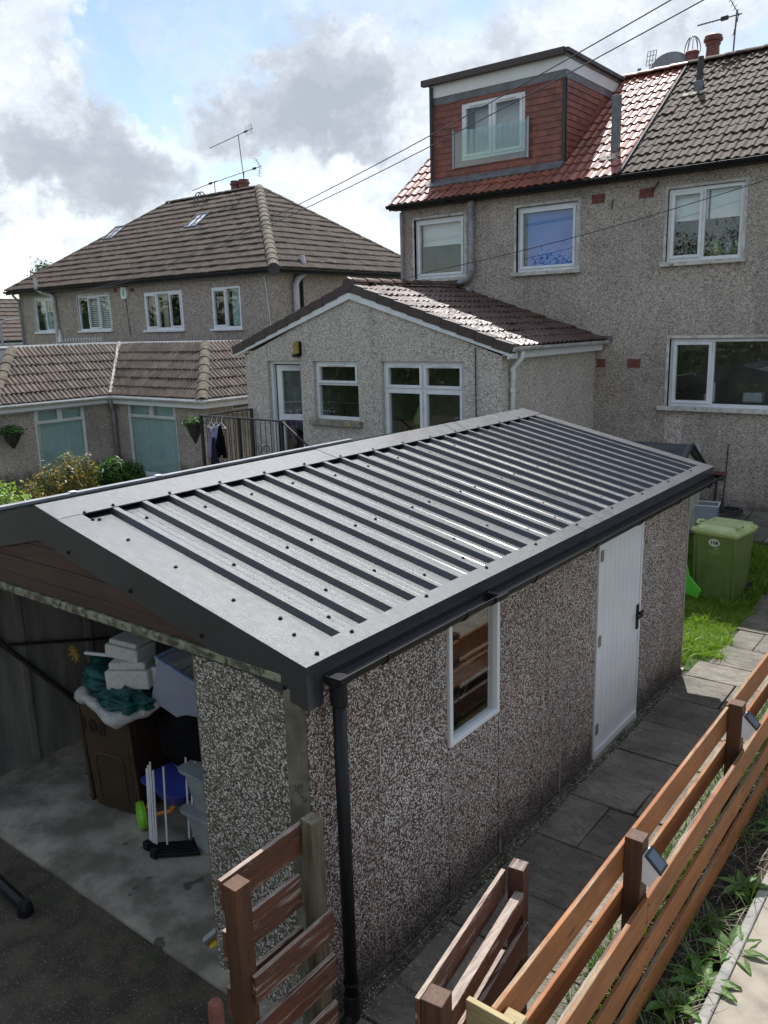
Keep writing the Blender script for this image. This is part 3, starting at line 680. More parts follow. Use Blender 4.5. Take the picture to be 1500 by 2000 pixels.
for yj in (3.12, 3.78, 4.41, 5.03, 5.33, 7.53):
    zz = 0.0
    while zz < 1.93:
        h_ = random.uniform(0.12, 0.4); w_ = random.uniform(0.0025, 0.0055)
        if random.random() < 0.8 and not (1.06 < zz + h_ and yj in (3.78, 4.41)): jb.box(FR, yj - w_, yj + w_, zz, min(zz + h_, 1.94), -0.004, 0.0045)
        zz += h_
jb.build('joint_mortar', 'mortar', gar)['kind'] = 'stuff'
MB().box(FR, 8.122, 8.16, 0.0, 1.95, -0.06, 0.006).build('rear_corner_strip', 'concrete', gar)
MB().box(FR, 2.60, 5.93, -0.03, 0.022, 0.0005, 0.022).build('base_fillet', 'joint', gar, bevel=0.01)
MB().box(FR, 6.91, 8.15, -0.03, 0.022, 0.0005, 0.022).build('base_fillet', 'joint', gar, bevel=0.01)
MB().box(FR, 2.70, 3.77, 1.952, 1.985, -0.06, 0.008).build('wall_plate', 'whitepaint', gar); MB().box(FR, 4.395, 8.14, 1.952, 1.985, -0.06, 0.008).build('wall_plate', 'whitepaint', gar)
# rear wall, left wall inside and out
MB().wbox(-3.9, -0.065, 8.12, 8.18, 0.0, 1.95).build('rear_wall', 'chips_front', gar)
for i in range(9):
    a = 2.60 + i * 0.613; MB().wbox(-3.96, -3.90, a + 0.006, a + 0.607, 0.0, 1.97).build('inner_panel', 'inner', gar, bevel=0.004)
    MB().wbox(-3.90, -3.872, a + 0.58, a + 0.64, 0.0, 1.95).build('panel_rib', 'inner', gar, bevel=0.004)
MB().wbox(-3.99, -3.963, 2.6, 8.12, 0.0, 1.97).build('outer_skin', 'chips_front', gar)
MB().tube([(-3.85, 2.75, 1.62), (-3.85, 3.05, 1.12), (-3.85, 3.9, 0.05)], 0.022, 6).build('door_brace', 'rail', gar)
MB().tube([(-3.845, 2.8, 1.2), (-3.845, 4.6, 0.72)], 0.014, 6).build('door_brace', 'rail', gar)
MB().wbox(-3.86, -3.83, 2.7, 6.0, 1.86, 1.90).build('door_track', 'rail', gar)
# front pillar and corner post
FF = FY(2.56)
MB().box(FF, -0.79, -0.125, 0.0, 1.93, -0.06, 0.0).build('front_panel', 'chips_front', gar, bevel=0.003)
MB().box(FF, -0.80, -0.79 - 0.0005, 0.0, 1.93, -0.06, -0.003).build('opening_edge', 'post_conc', gar)
MB().box(FF, -0.122, -0.006, 0.0, 1.93, -0.085, 0.012).build('corner_post', 'post_conc', gar, bevel=0.006)
MB().box(FF, -3.96, -3.86, 0.0, 1.93, -0.08, 0.0).build('corner_post', 'post_conc', gar, bevel=0.006)
MB().box(FF, -4.0, -0.126, 1.945, 1.995, -0.07, 0.012).build('door_lintel', 'beam', gar, bevel=0.008)
# gable boards
def gable_x(z): return 0.0387 - (z - (2.0663 - 0.06)) / 0.23106
z = 2.0
for h in (0.085, 0.115, 0.115, 0.115, 0.13):
    za, zb = z + 0.003, z + h
    xa, xb = gable_x(za), gable_x(zb)
    if xb < -2.187: xb = -2.187
    L = lambda q: -4.374 - q
    if zb < 2.53: poly = [(L(xa), za), (min(xa, -0.12), za), (min(xb, -0.12), zb), (L(xb), zb)]
    else: poly = [(L(xa), za), (xa, za), (-2.187, zb)]
    poly = [(max(p[0], -4.3), p[1]) for p in poly]
    MB().prism(FF, poly, -0.03, random.uniform(-0.004, 0.0)).build('gable_board', 'gable', gar, bevel=0.004)
    z += h
MB().prism(FF, [(-4.3, 1.996), (-0.126, 1.996), (-2.187, 2.52)], -0.06, -0.034).build('gable_backing', 'gable', gar)
# window in the side wall
gw = window(gar, FR, 3.785, 4.38, 1.085, 1.965, [(0, 1, 0, 1, False)], depth=0.02, fw=0.034, sill=None, room=0, m='whitepaint')
# side door
MB().ring(FR, 5.945, 6.895, 0.0, 1.95, 0.035, -0.05, 0.012).build('door_frame', 'whitepaint', gar, bevel=0.003)
dr = MB()
nb = 9; w0 = 5.985; w1 = 6.855; bw = (w1 - w0) / nb
dr.box(FR, w0, w1, 0.045, 1.935, -0.03, 0.004)
for i in range(nb): dr.box(FR, w0 + i * bw + 0.002, w0 + (i + 1) * bw - 0.002, 0.05, 1.93, 0.0045, 0.0056)
door = dr.build('door', 'whitepaint', gar)
MB().box(FR, w0 - 0.02, w1 + 0.01, 0.03, 0.085, 0.009, 0.024).build('weather_strip', 'whitepaint', door, bevel=0.004)
for zz in (0.22, 1.0, 1.72): MB().box(FR, 5.962, 6.012, zz, zz + 0.09, 0.0125, 0.02).build('hinge', 'metal', door)
hp = MB(); hp.box(FR, 6.795, 6.84, 0.89, 1.12, 0.0095, 0.02)
MB().tube([(0.015, 6.815, 1.03), (0.06, 6.815, 1.03), (0.062, 6.70, 1.03)], 0.011, 8).build('handle', 'black', door)
hp.build('handle_plate', 'black', door, bevel=0.004)
MB().box(FR, 6.835, 6.93, 1.012, 1.042, 0.02, 0.032).build('bolt', 'black', door, bevel=0.003)
# roof
A = Vector((-2.187 - 0.0387, 0, 0.5143)); SL = A.length
FA = Fr((0.0387, 0, 2.0663), (0, 1, 0), A)
FB = Fr((-4.4127, 0, 2.0663), (0, -1, 0), Vector((2.2257, 0, 0.5143)))
PITCH = 0.2207; Y0, Y1 = 2.55, 8.76
def sheet(F, us, ue, v0, v1, sgn):
    pts = [(us, -0.036)]; c0 = 2.95
    k0 = 0
    for k in range(40):
        c = c0 + k * PITCH
        if c - 0.05 < us or c + 0.05 > ue: continue
        pts += [(c - 0.034, -0.036), (c - 0.018, -0.002), (c + 0.018, -0.002), (c + 0.034, -0.036)]
        for s in (0.085, 0.135):
            if c + s + 0.01 < ue: pts += [(c + s - 0.007, -0.036), (c + s - 0.002, -0.0345), (c + s + 0.002, -0.0345), (c + s + 0.007, -0.036)]
    pts.append((ue, -0.036)); mb = MB()
    for (a, b) in zip(pts[:-1], pts[1:]):
        ua, ub = (a[0], b[0]) if sgn > 0 else (-a[0], -b[0])
        mb.quad(F.p(ua, v0, a[1]), F.p(ub, v0, b[1]), F.p(ub, v1, b[1]), F.p(ua, v1, a[1]))
    return mb
edges = [2.60] + [2.95 - PITCH / 2 + PITCH * 5 * i - 0.01 for i in range(1, 6)] + [8.72]
for a, b in zip(edges[:-1], edges[1:]):
    sheet(FA, a, b, 0.02, SL - 0.05, 1).build('roof_sheet', 'sheet', gar)
    sheet(FB, a, b, 0.02, SL - 0.05, -1).build('roof_sheet', 'sheet', gar)
for F, s in ((FA, 1), (FB, -1)):
    q = MB(); q.quad(F.p(s * 2.6, 0.02, -0.045), F.p(s * 8.7, 0.02, -0.045), F.p(s * 8.7, SL, -0.045), F.p(s * 2.6, SL, -0.045)); q.build('roof_underside', 'gable', gar)
TH = 0.0025
def strip(F, prof, u0, u1, name, s=1):
    """prof list of (v,n) swept along u"""
    mb = MB()
    for a, b in zip(prof[:-1], prof[1:]): mb.quad(F.p(s * u0, *a), F.p(s * u1, *a), F.p(s * u1, *b), F.p(s * u0, *b))
    return mb.build(name, 'sheet', gar)
# ridge capping in two lengths
for (a, b, dz) in ((Y0 + 0.002, 5.12, 0.0), (5.10, Y1, 0.003)):
    r = MB()
    pa = [FB.p(0, SL - 0.24, 0.002 + dz), FB.p(0, SL, 0.004 + dz), FA.p(0, SL, 0.004 + dz), FA.p(0, SL - 0.245, 0.002 + dz), FA.p(0, SL - 0.247, -0.006 + dz)]
    for p, q in zip(pa[:-1], pa[1:]):
        r.quad((p.x, a, p.z), (p.x, b, p.z), (q.x, b, q.z), (q.x, a, q.z))
    r.build('ridge_capping', 'sheet', gar)
# eave flashing (flange + fascia)
for F, s in ((FA, 1), (FB, -1)):
    for (a, b, d) in ((Y0 + 0.10, 5.62, 0.0), (5.60, Y1, 0.002)):
        mb = MB(); P0 = F.p(0, 0.118, -0.012 + d); P1 = F.p(0, 0.116, 0.001 + d); P2 = F.p(0, 0.0, 0.001 + d)
        sx = 1 if s > 0 else -1
        P2 = Vector((P2.x + sx * d, 0, P2.z)); P3 = P2 + Vector((0, 0, -0.125)); P4 = P3 + Vector((-sx * 0.02, 0, -0.006))
        for p, q in zip([P0, P1, P2, P3], [P1, P2, P3, P4]): mb.quad((p.x, a, p.z), (p.x, b, p.z), (q.x, b, q.z), (q.x, a, q.z))
        mb.build('eave_flashing', 'sheet', gar)
# verge flashings front and rear
for F, s in ((FA, 1), (FB, -1)):
    for (ya, dirn) in ((Y0, 1), (Y1, -1)):
        mb = MB()
        def q3(u, v, n=0.0, dz=0.0): p = F.p(s * u, v, n); return Vector((p.x, p.y, p.z + dz))
        st = [(ya, 0, -0.215), (ya, 0.0, 0.0), (ya + dirn * 0.165, 0.0, 0.0), (ya + dirn * 0.18, -0.034, 0.0)]
        va, vb = (0.0, SL)
        for a, b in zip(st[:-1], st[1:]):
            mb.quad(q3(a[0], va, a[1], a[2]), q3(a[0], vb, a[1], a[2]), q3(b[0], vb, b[1], b[2]), q3(b[0], va, b[1], b[2]))
        mb.build('verge_flashing', 'sheet', gar)
        e = 0.0387 if s > 0 else -4.4127; sx = 1 if s > 0 else -1
        cb = MB(); y2 = ya + dirn * 0.105
        cb.prism(Fr((0, 0, 0), (1, 0, 0), (0, 0, 1)) if True else None, [(e - sx * 0.11, 1.87), (e + sx * 0.004, 1.848), (e + sx * 0.004, 2.0685), (e - sx * 0.11, 2.094)] if sx > 0 else [(e - 0.004, 1.848), (e + 0.11, 1.87), (e + 0.11, 2.094), (e - 0.004, 2.0685)], min(-ya, -y2) + (0.0 if dirn < 0 else 0.0) - (0.003 if dirn < 0 else 0), max(-ya, -y2) + (0.003 if dirn > 0 else 0))
        cb.build('corner_cap', 'sheet', gar)
# screws
def screw_mesh():
    mb = MB(); mb.lathe((0, 0, 0), [(0.0125, 0), (0.0125, 0.003), (0.008, 0.0035), (0.0075, 0.010), (0.003, 0.011)], 8)
    me = bpy.data.meshes.new('screw'); me.from_pydata([tuple(v) for v in mb.v], [], mb.f); me.materials.append(MT['screwhead']); return me
SM = screw_mesh(); M0 = Matrix((FA.u, FA.v, FA.n)).transposed().to_4x4()
def screw(u, v, n):
    o = bpy.data.objects.new('screw', SM); col.objects.link(o); o.parent = gar
    o.matrix_basis = Matrix.Translation(FA.p(u, v, n) - ORG[gar.name]) @ M0; ORG[o.name] = ORG[gar.name]
for k in range(26):
    c = 2.95 + k * PITCH
    if k % 2 == 0: screw(c, SL - 0.225, 0.003)
    if k % 3 == 0: screw(c + 0.03, 0.085, 0.002)
    if k % 2 == 0: screw(c + 0.11, 1.86 - 0.02 * (k % 3), -0.035)
    if k % 3 != 1: screw(c + 0.11, 1.05, -0.035)
    if k % 3 != 2: screw(c + 0.10, 0.52 if k % 2 else 0.30, -0.035)
for v in (2.05, 1.93, 1.58, 1.15, 0.68, 0.24): screw(2.72 + (0.02 if v > 2 else 0), v, -0.001 if v > 2 else -0.0)
screw(2.80, 1.98, -0.034); screw(2.83, 0.44, -0.034); screw(2.68, 0.05, 0.004)
for v in (0.15, 0.75, 1.35, 1.95):
    o = bpy.data.objects.new('screw', SM); col.objects.link(o); o.parent = gar
    p = FA.p(Y0, v, 0); o.matrix_basis = Matrix.Translation(Vector((p.x, Y0 - 0.001, p.z - 0.17)) - ORG[gar.name]) @ Matrix.Rotation(math.radians(90), 4, 'X')
# gutter and downpipe
gutter(gar, (0.098, 2.66, 1.992), (0.098, 4.14, 1.990), 0.055, 'black', (1, 0, 0), bracket=0.62)
gutter(gar, (0.098, 4.16, 1.990), (0.098, 8.78, 1.982), 0.055, 'black', (1, 0, 0), bracket=0.85)
MB().channel((0.098, 4.08, 1.992), (0.098, 4.22, 1.991), [Vector((-math.cos(math.pi * j / 8) * 0.062, 0, -math.sin(math.pi * j / 8) * 0.062)) for j in range(9)]).build('gutter_union', 'black', gar, solid=0.006)
dp = MB(); dp.tube([(0.10, 2.70, 1.94), (0.10, 2.70, 0.10)], 0.034, 20); dp = dp.build('downpipe', 'black', gar, smooth=True)
MB().lathe((0.10, 2.70, 1.84), [(0.040, 0), (0.043, 0.01), (0.043, 0.12), (0.05, 0.125), (0.05, 0.14)], 20).build('pipe_socket', 'black', dp, smooth=False)
for z in (0.19, 0.27): MB().lathe((0.10, 2.70, z), [(0.039, 0), (0.042, 0.004), (0.042, 0.014), (0.039, 0.018)], 20).build('pipe_collar', 'black', dp)
MB().lathe((0.10, 2.70, 0.05), [(0.036, 0), (0.041, 0.01), (0.041, 0.15), (0.036, 0.16)], 20).build('pipe_shoe', 'black', dp)
MB().tube([(0.10, 2.70, 0.10), (0.10, 2.66, 0.04), (0.10, 2.58, 0.0)], 0.036, 16).build('pipe_elbow', 'black', dp)

# ------------------------------------------------------------------ slatted fence
fen = thing('slatted_fence', 'long orange-brown timber fence with slats on both faces of its posts', 'fence', (1.17, 2.4, 0))
PY = [3.80, 5.68, 7.56, 9.44, 11.3]
for i, yy in enumerate(PY):
    MB().wbox(1.122, 1.218, yy - 0.048, yy + 0.048, -0.3, 0.95).build('post', 'postwood', fen, bevel=0.004)
segs = [2.42] + PY[1::2] + [13.0]
def slat(x0, x1, ya, yb, z0, z1, m, lean=0.0):
    F = Fr(((x0 + x1) / 2, 0, 0), (0, 1, random.uniform(-0.0015, 0.0015)), (lean, 0, 1))
    MB().box(F, ya, yb, z0, z1, -(x1 - x0) / 2, (x1 - x0) / 2).build('slat', m, fen, bevel=0.004)
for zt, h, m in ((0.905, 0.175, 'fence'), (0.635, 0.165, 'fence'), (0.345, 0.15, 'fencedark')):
    cuts = [2.42, 5.68, 9.44, 13.0]
    for a, b in zip(cuts[:-1], cuts[1:]): slat(1.096, 1.12, a + 0.003, b - 0.003, zt - h + random.uniform(-.006, .006), zt + random.uniform(-.006, .006), m)
for zt, h, m in ((0.60, 0.19, 'fence'), (0.32, 0.17, 'fence'), (0.06, 0.17, 'fence')):
    cuts = [2.30, 3.80, 7.56, 11.3, 13.0] if zt > 0.5 else [2.30, 5.68, 9.44, 13.0]
    for a, b in zip(cuts[:-1], cuts[1:]): slat(1.221, 1.246, a + 0.003, b - 0.003, zt - h + random.uniform(-.006, .006), zt + random.uniform(-.006, .006), m)
FE = FY(2.415)
MB().box(FE, 1.00, 1.215, 0.70, 0.915, 0.0, 0.028).build('end_board', 'pale', fen, bevel=0.004)
MB().box(FE, 1.14, 1.40, 0.50, 0.70, 0.03, 0.058).build('end_board', 'pale', fen, bevel=0.004)
MB().wbox(1.13, 1.215, 2.43, 2.51, -0.3, 0.86).build('post', 'pale', fen, bevel=0.004)
for yy in PY[:3]:
    for (xf, sx, zs) in ((1.2465, 1, (0.505, 0.235, -0.03)),):
        for zc in zs:
            for dz in (-0.045, 0.045):
                MB().lathe((xf, yy + dz * 0.3, zc + dz), [(0.006, 0), (0.006, 0.002), (0.002, 0.0025)], 6, axis=(sx, 0, 0)).build('nail', 'tyre', fen)
# solar lights
def solar(y, label):
    s = thing('solar_light', label, 'solar light', (1.222, y, 0.80), 'solar lights on the fence posts')
    MB().prism(Fr((0, 0, 0), (1, 0, 0), (0, 0, 1)), [(1.2195, 0.72), (1.262, 0.70), (1.315, 0.80), (1.235, 0.875), (1.2195, 0.875)], -(y + 0.045), -(y - 0.045)).build('lamp_body', 'whitepaint', s, bevel=0.003)
    Fp = Fr((1.3150, y - 0.05, 0.80), (0, 1, 0), (-0.08, 0, 0.075))
    MB().box(Fp, -0.004, 0.104, -0.006, 0.117, 0.001, 0.009).build('panel_frame', 'black', s, bevel=0.002)
    MB().box(Fp, 0.010, 0.090, 0.008, 0.103, 0.0095, 0.011).build('solar_panel', 'solar', s)
solar(3.80, 'solar light on the nearest fence post, dark panel facing the camera')
solar(5.68, 'solar light on the farther fence post, catching the light')

# ------------------------------------------------------------------ open gates
ga = thing('timber_gate', 'flaking red-brown slatted gate standing open against the garage corner', 'gate', (0.16, 2.16, 0), 'open timber gates')
MB().wbox(0.125, 0.205, 1.90, 1.985, -0.05, 1.365).build('gate_post', 'postwood', ga, bevel=0.003)
def gslat(par, x0, x1, ya, yb, z0, z1, m='gatewood', sl=0.0):
    F = Fr(((x0 + x1) / 2, ya, z0), (0, 1, sl), (0, 0, 1)); L = (yb - ya)
    MB().box(F, 0, L, 0, z1 - z0, -(x1 - x0) / 2, (x1 - x0) / 2).build('slat', m, par, bevel=0.003)
gslat(ga, 0.098, 0.122, 1.90, 2.40, 1.22, 1.375, sl=0.02); gslat(ga, 0.098, 0.122, 1.90, 2.36, 0.965, 1.13); gslat(ga, 0.098, 0.122, 1.90, 2.36, 0.70, 0.85)
gslat(ga, 0.207, 0.231, 1.95, 2.455, 0.79, 0.925, sl=0.01); gslat(ga, 0.207, 0.231, 1.95, 2.455, 0.53, 0.685, sl=0.01); gslat(ga, 0.207, 0.231, 1.95, 2.455, 0.28, 0.42, sl=0.01)
op = thing('old_gate_post', 'bare weathered grey timber post beside the garage corner and black downpipe', 'post', (0.16, 2.41, 0))
MB().wbox(0.125, 0.205, 2.365, 2.445, -0.1, 1.42).build('post_shaft', 'oldpost', op, bevel=0.01)
MB().wbox(0.121, 0.124, 2.385, 2.425, 1.32, 1.38).build('hinge_plate', 'metal', op)
g2 = thing('timber_gate', 'dark red-brown double-sided gate leaf standing across the path near the fence end', 'gate', (0.9, 2.7, 0), 'open timber gates')
FG = Fr((0.945, 2.26, 0), (-0.115, 0.87, 0), (0, 0, 1))
MB().box(FG, -0.045, 0.05, -0.15, 1.0, -0.05, 0.045).build('gate_post', 'postwood', g2, bevel=0.004)
MB().box(FG, 0.85, 0.93, -0.15, 1.02, -0.04, 0.04).build('gate_post', 'fencedark', g2, bevel=0.004)
MB().box(FG, -0.05, 0.85, 0.86, 1.0, 0.047 - 0.12, 0.047 - 0.098).build('slat', 'gatewood', g2, bevel=0.003)
MB().box(FG, 0.052, 0.848, 0.80, 0.905, 0.0, 0.045).build('rail', 'gatewood', g2, bevel=0.004)
MB().box(FG, -0.04, 0.85, 0.60, 0.75, 0.046, 0.068).build('slat', 'fencedark', g2, bevel=0.003)
MB().box(FG, -0.04, 0.85, 0.40, 0.54, -0.073, -0.05).build('slat', 'gatewood', g2, bevel=0.003)
MB().box(FG, -0.04, 0.85, 0.22, 0.36, 0.046, 0.068).build('slat', 'fencedark', g2, bevel=0.003)
MB().box(FG, -0.04, 0.85, 0.06, 0.18, 0.0, 0.022).build('slat', 'gatewood', g2, bevel=0.003)
rp = MB().lathe((0.21, 1.75, 0), [(0.032, -0.05), (0.032, 0.93), (0.026, 0.95), (0.006, 0.955)], 12).build('round_stake', 'brick'); tag(rp, 'round reddish stake top in front of the open gate', 'stake')
# ------------------------------------------------------------------ red-roofed house
YF = 13.3
HF = FY(YF)
hs = thing('house', 'pebbledashed two-storey house half with bright red tiled roof and a red tile-hung dormer', 'house', (-5, YF, 0.6))
h2 = thing('house', 'pebbledashed house half at right with mossy brown tiled roof and big ground floor window', 'house', (0.5, YF, 0.6))
PX = -2.87
ops1 = [(-6.98, -5.86, 4.42, 5.50), (-4.80, -3.66, 4.42, 5.50)]
ops2 = [(-2.17, -1.05, 4.42, 5.50), (-2.04, 0.55, 2.19, 3.26)]
w = MB(); sweep_wall(w, HF, -7.28, PX, 0.4, 5.76, ops1, 0.11)
w.quad((-7.28, YF, 0.4), (-7.28, 19, 0.4), (-7.28, 19, 5.76), (-7.28, YF, 5.76)); w.build('wall', 'harl', hs)
w = MB(); sweep_wall(w, HF, PX, 5.0, 0.4, 5.76, ops2, 0.11); w.quad((5, YF, 0.4), (5, 19, 0.4), (5, 19, 5.76), (5, YF, 5.76)); w.build('wall', 'harl', h2)
# raised smooth bands round the first floor windows
def surround(root, F, o, wd=0.045, m='sill', top=True):
    a, b, c, d = o; mb = MB()
    mb.box(F, a - wd, a, c, d + wd, -0.10, 0.006); mb.box(F, b, b + wd, c, d + wd, -0.10, 0.006)
    mb.box(F, a, b, d, d + wd, -0.10, 0.0055); mb.build('window_surround', m, root, bevel=0.003)
for o in ops1: surround(hs, HF, o)
for o in ops2: surround(h2, HF, o)
W1 = window(hs, HF, *ops1[0], [(0, 1, 0, 1, True)], depth=0.09)
W2 = window(hs, HF, *ops1[1], [(0, 1, 0, 1, True)], depth=0.09)
W3 = window(h2, HF, *ops2[0], [(0, 0.48, 0, 1, True), (0.48, 1, 0, 1, False)], depth=0.07)
W4 = window(h2, HF, *ops2[1], [(0, 0.245, 0, 1, True), (0.245, 1, 0, 1, False)], depth=0.09, sill_over=0.14)
MB().box(HF, -6.88, -5.95, 5.02, 5.42, -0.165, -0.16).build('blind', 'blindwhite', W1)
MB().box(HF, -4.66, -3.74, 4.48, 5.44, -0.165, -0.16).build('blind', 'blindblue', W2)
MB().box(HF, -2.10, -1.60, 5.03, 5.44, -0.15, -0.145).build('blind', 'blindwhite', W3)
MB().box(HF, -1.57, -1.12, 5.03, 5.44, -0.15, -0.145).build('blind', 'blindwhite', W3)
for i, (x, m) in enumerate(((-1.50, 'lime'), (-1.30, 'greenboard'), (-1.17, 'brightgreen'))):
    t = tag(MB().lathe((x, YF + 0.30, 4.48), [(0.03, 0), (0.085, 0.05), (0.075, 0.11), (0.045, 0.14), (0.06, 0.19), (0.03, 0.25), (0.005, 0.26)], 10).build('soft_toy', 'limeleaf' if i != 1 else 'greybox', None, smooth=True), ['yellow-green soft toy at the left of the upper right window sill', 'grey soft toy in the middle of the upper right window sill', 'green soft toy at the right of the upper right window sill'][i], 'soft toy')
for (x, z0, rr, hh, m, lab) in ((-1.43, 2.26, 0.045, 0.30, 'white', 'white kitchen roll standing inside the ground floor window'), (-1.53, 2.26, 0.02, 0.12, 'cream', 'small pale bottle beside the kitchen roll')):
    tag(MB().lathe((x, YF + 0.3, z0), [(rr, 0), (rr, hh), (rr * 0.4, hh), (rr * 0.4, hh + 0.01)], 12).build('kitchen_roll' if rr > 0.03 else 'bottle', m), lab, 'kitchen roll' if rr > 0.03 else 'bottle')
tag(MB().wbox(-0.95, -0.66, YF + 0.22, YF + 0.42, 2.26, 2.42).build('toaster', 'greybox', None, bevel=0.03), 'pale grey toaster on the worktop behind the ground floor window', 'toaster')
# brick vents
def brick_vent(root, x0, x1, z0, z1, gx=None):
    mb = MB().box(HF, x0, x1, z0, z1, -0.02, 0.008).build('brick_vent', 'brick', root, bevel=0.003)
brick_vent(hs, -3.42, -3.20, 5.42, 5.56); brick_vent(h2, -2.63, -2.40, 5.42, 5.56)
brick_vent(hs, -3.255, -3.10, 2.80, 2.94); brick_vent(h2, -2.72, -2.50, 2.80, 2.94); brick_vent(h2, -1.30, -1.08, 1.05, 1.20)
# lighter patch of newer render
MB().box(HF, -2.06, -1.78, 1.0, 2.02, -0.01, 0.006).build('render_patch', 'harl_ext', h2)
# roofs
RS = Vector((0, 2.89, 2.13)); RL = RS.length
FRoof = Fr((0, 13.10, 5.765), (1, 0, 0), RS)
def roofbody(root, x0, x1, name='roof', m='felt'):
    mb = MB(); mb.box(FRoof, x0, x1, 0, RL + 0.0, -0.06, 0.0)
    mb.quad(FRoof.p(x0, RL), FRoof.p(x1, RL), (x1, 19.2, 5.765), (x0, 19.2, 5.765))
    mb.quad((x0, YF, 5.72), (x0, 19.0, 5.72), (x0, 16.0, 7.85)); mb.quad((x1, YF, 5.72), (x1, 19.0, 5.72), (x1, 16.0, 7.85))
    return mb.build(name, m, root)
rf1 = roofbody(hs, -7.40, PX); rf2 = roofbody(h2, PX, 5.1)
DX0, DX1, DY, DZ0 = -6.76, -4.09, 13.63, 6.16
vdorm = (DY - 13.10) / 2.89 * RL
def under_dormer(q): return DX0 + 0.05 < q[0] < DX1 - 0.05 and q[1] > vdorm + 0.1
c1 = [0]
tile_roof(hs, rf1, 'roof_tile', FRoof, [(-7.42, 0), (PX - 0.02, 0), (PX - 0.02, RL), (-7.42, RL)], 0.30, RL / 13, 0.022, P_ROMAN, 'red_tile', stag=0.0, n=0.012, counter=c1, skip=under_dormer)
tile_roof(h2, rf2, 'roof_tile', FRoof, [(PX + 0.02, 0), (5.1, 0), (5.1, RL), (PX + 0.02, RL)], 0.27, RL / 14, 0.022, P_ROMAN, 'brown_tile', stag=0.0, n=0.012, jit=0.01, tilt=0.04)
half_round(rf1, FRoof.p(-4.05, RL, 0.05), FRoof.p(PX, RL, 0.05), 0.10, 'red_tile', seg=0.32)
half_round(rf2, FRoof.p(PX + 0.02, RL, 0.05), FRoof.p(5.0, RL, 0.05), 0.10, 'brown_tile', seg=0.32)
# party line strip, verge, gutters
MB().tube([FRoof.p(PX, -0.03, 0.055), FRoof.p(PX, RL + 0.02, 0.06)], 0.022, 8).build('party_line_strip', 'pipe_dark', rf2)
MB().box(FRoof, -7.43, -7.40, -0.02, RL, -0.08, 0.03).build('verge_board', 'verge', rf1)
MB().box(FY(13.10), -7.4, PX, 5.70, 5.765, 0.0, 0.018).build('fascia', 'black', hs); MB().box(FY(13.10), PX, 5.0, 5.70, 5.765, 0.0, 0.018).build('fascia', 'black', h2)
MB().quad((-7.4, 13.1, 5.70), (PX, 13.1, 5.70), (PX, YF, 5.70), (-7.4, YF, 5.70)).build('soffit', 'black', hs)
MB().quad((PX, 13.1, 5.70), (5, 13.1, 5.70), (5, YF, 5.70), (PX, YF, 5.70)).build('soffit', 'black', h2)
gutter(hs, (-7.42, 13.045, 5.765), (PX - 0.02, 13.045, 5.755), 0.05, 'black', (0, -1, 0))
gutter(h2, (PX + 0.02, 13.045, 5.755), (5.0, 13.045, 5.765), 0.05, 'black', (0, -1, 0))
d = MB().tube([(-5.66, 13.21, 5.68), (-5.66, 13.21, 4.48), (-5.74, 13.20, 4.36), (-5.90, 13.20, 4.32), (-5.98, 13.2, 4.24)], 0.048, 10).build('downpipe', 'greypipe', hs, smooth=True)
MB().lathe((-5.66, 13.21, 4.5), [(0.052, 0), (0.058, 0.01), (0.058, 0.09), (0.052, 0.1)], 12).build('pipe_collar', 'greypipe', d)
MB().lathe((-5.66, 13.21, 5.6), [(0.052, 0), (0.058, 0.01), (0.058, 0.09), (0.052, 0.1)], 12).build('pipe_collar', 'greypipe', d)
MB().tube([(-7.23, 13.24, 5.66), (-7.23, 13.24, 3.3)], 0.034, 8).build('downpipe', 'greypipe', hs)
MB().tube([(-5.71, 13.18, 4.22), (-5.71, 13.18, 4.05)], 0.055, 8).build('vent_cap', 'greypipe', hs)
MB().tube([(-1.48, 13.24, 1.60), (-1.48, 13.24, 0.62)], 0.04, 8).build('downpipe', 'whitegutter', h2)
MB().tube([(-1.58, 13.26, 1.30), (-1.58, 13.26, 0.62)], 0.03, 8).build('downpipe', 'greypipe', h2)
MB().tube([(-1.04, 13.26, 1.65), (-1.045, 13.26, 1.2), (-1.07, 13.26, 0.66)], 0.010, 6).build('wall_cable', 'rail', h2)
MB().tube([(-1.18, 13.27, 1.08), (-1.19, 13.27, 0.7)], 0.018, 6).build('gas_pipe', 'rail', h2)
MB().tube([(-3.05, 13.28, 5.45), (-3.06, 13.26, 5.3)], 0.01, 5).build('wall_hook', 'rail', hs)
MB().tube([(-2.42, 13.28, 5.50), (-2.30, 13.22, 5.62)], 0.012, 5).build('wall_hook', 'rail', h2)
hosec = MB(); pts = []
for i in range(130):
    t = i * 0.42; r = 0.22 + 0.09 * math.sin(i * 0.37); pts.append((-0.98 + r * math.cos(t), 12.92 + 0.6 * r * math.sin(t), 0.66 + 0.03 * (i / 130) + 0.015 * math.sin(i * 1.1)))
tag(hosec.tube(pts, 0.011, 5).build('hosepipe', 'rail'), 'dark hosepipe coiled on the paving below the house wall', 'hosepipe')
# rear flue/vent stub in the red roof
MB().wbox(-3.30, -3.17, 13.70, 13.80, 6.12, 7.10).build('vent_duct', 'lead', hs, bevel=0.006)
MB().box(FRoof, -3.40, -3.10, 0.50, 0.68, 0.03, 0.05).build('flashing_foot', 'mortar', rf1)
sv = MB().tube([FRoof.p(-2.40, 2.55, 0.0), FRoof.p(-2.40, 2.55, 0.0) + Vector((0.02, 0, 0.52))], [0.062, 0.045], 12).build('soil_vent_pipe', 'pipe_dark', h2)
MB().lathe(FRoof.p(-2.40, 2.55, -0.02), [(0.085, 0), (0.08, 0.16), (0.06, 0.18)], 12).build('flashing_collar', 'lead', sv)
MB().box(FRoof, -2.60, -2.25, 2.32, 2.42, 0.03, 0.055).build('flashing_apron', 'mortar', h2)
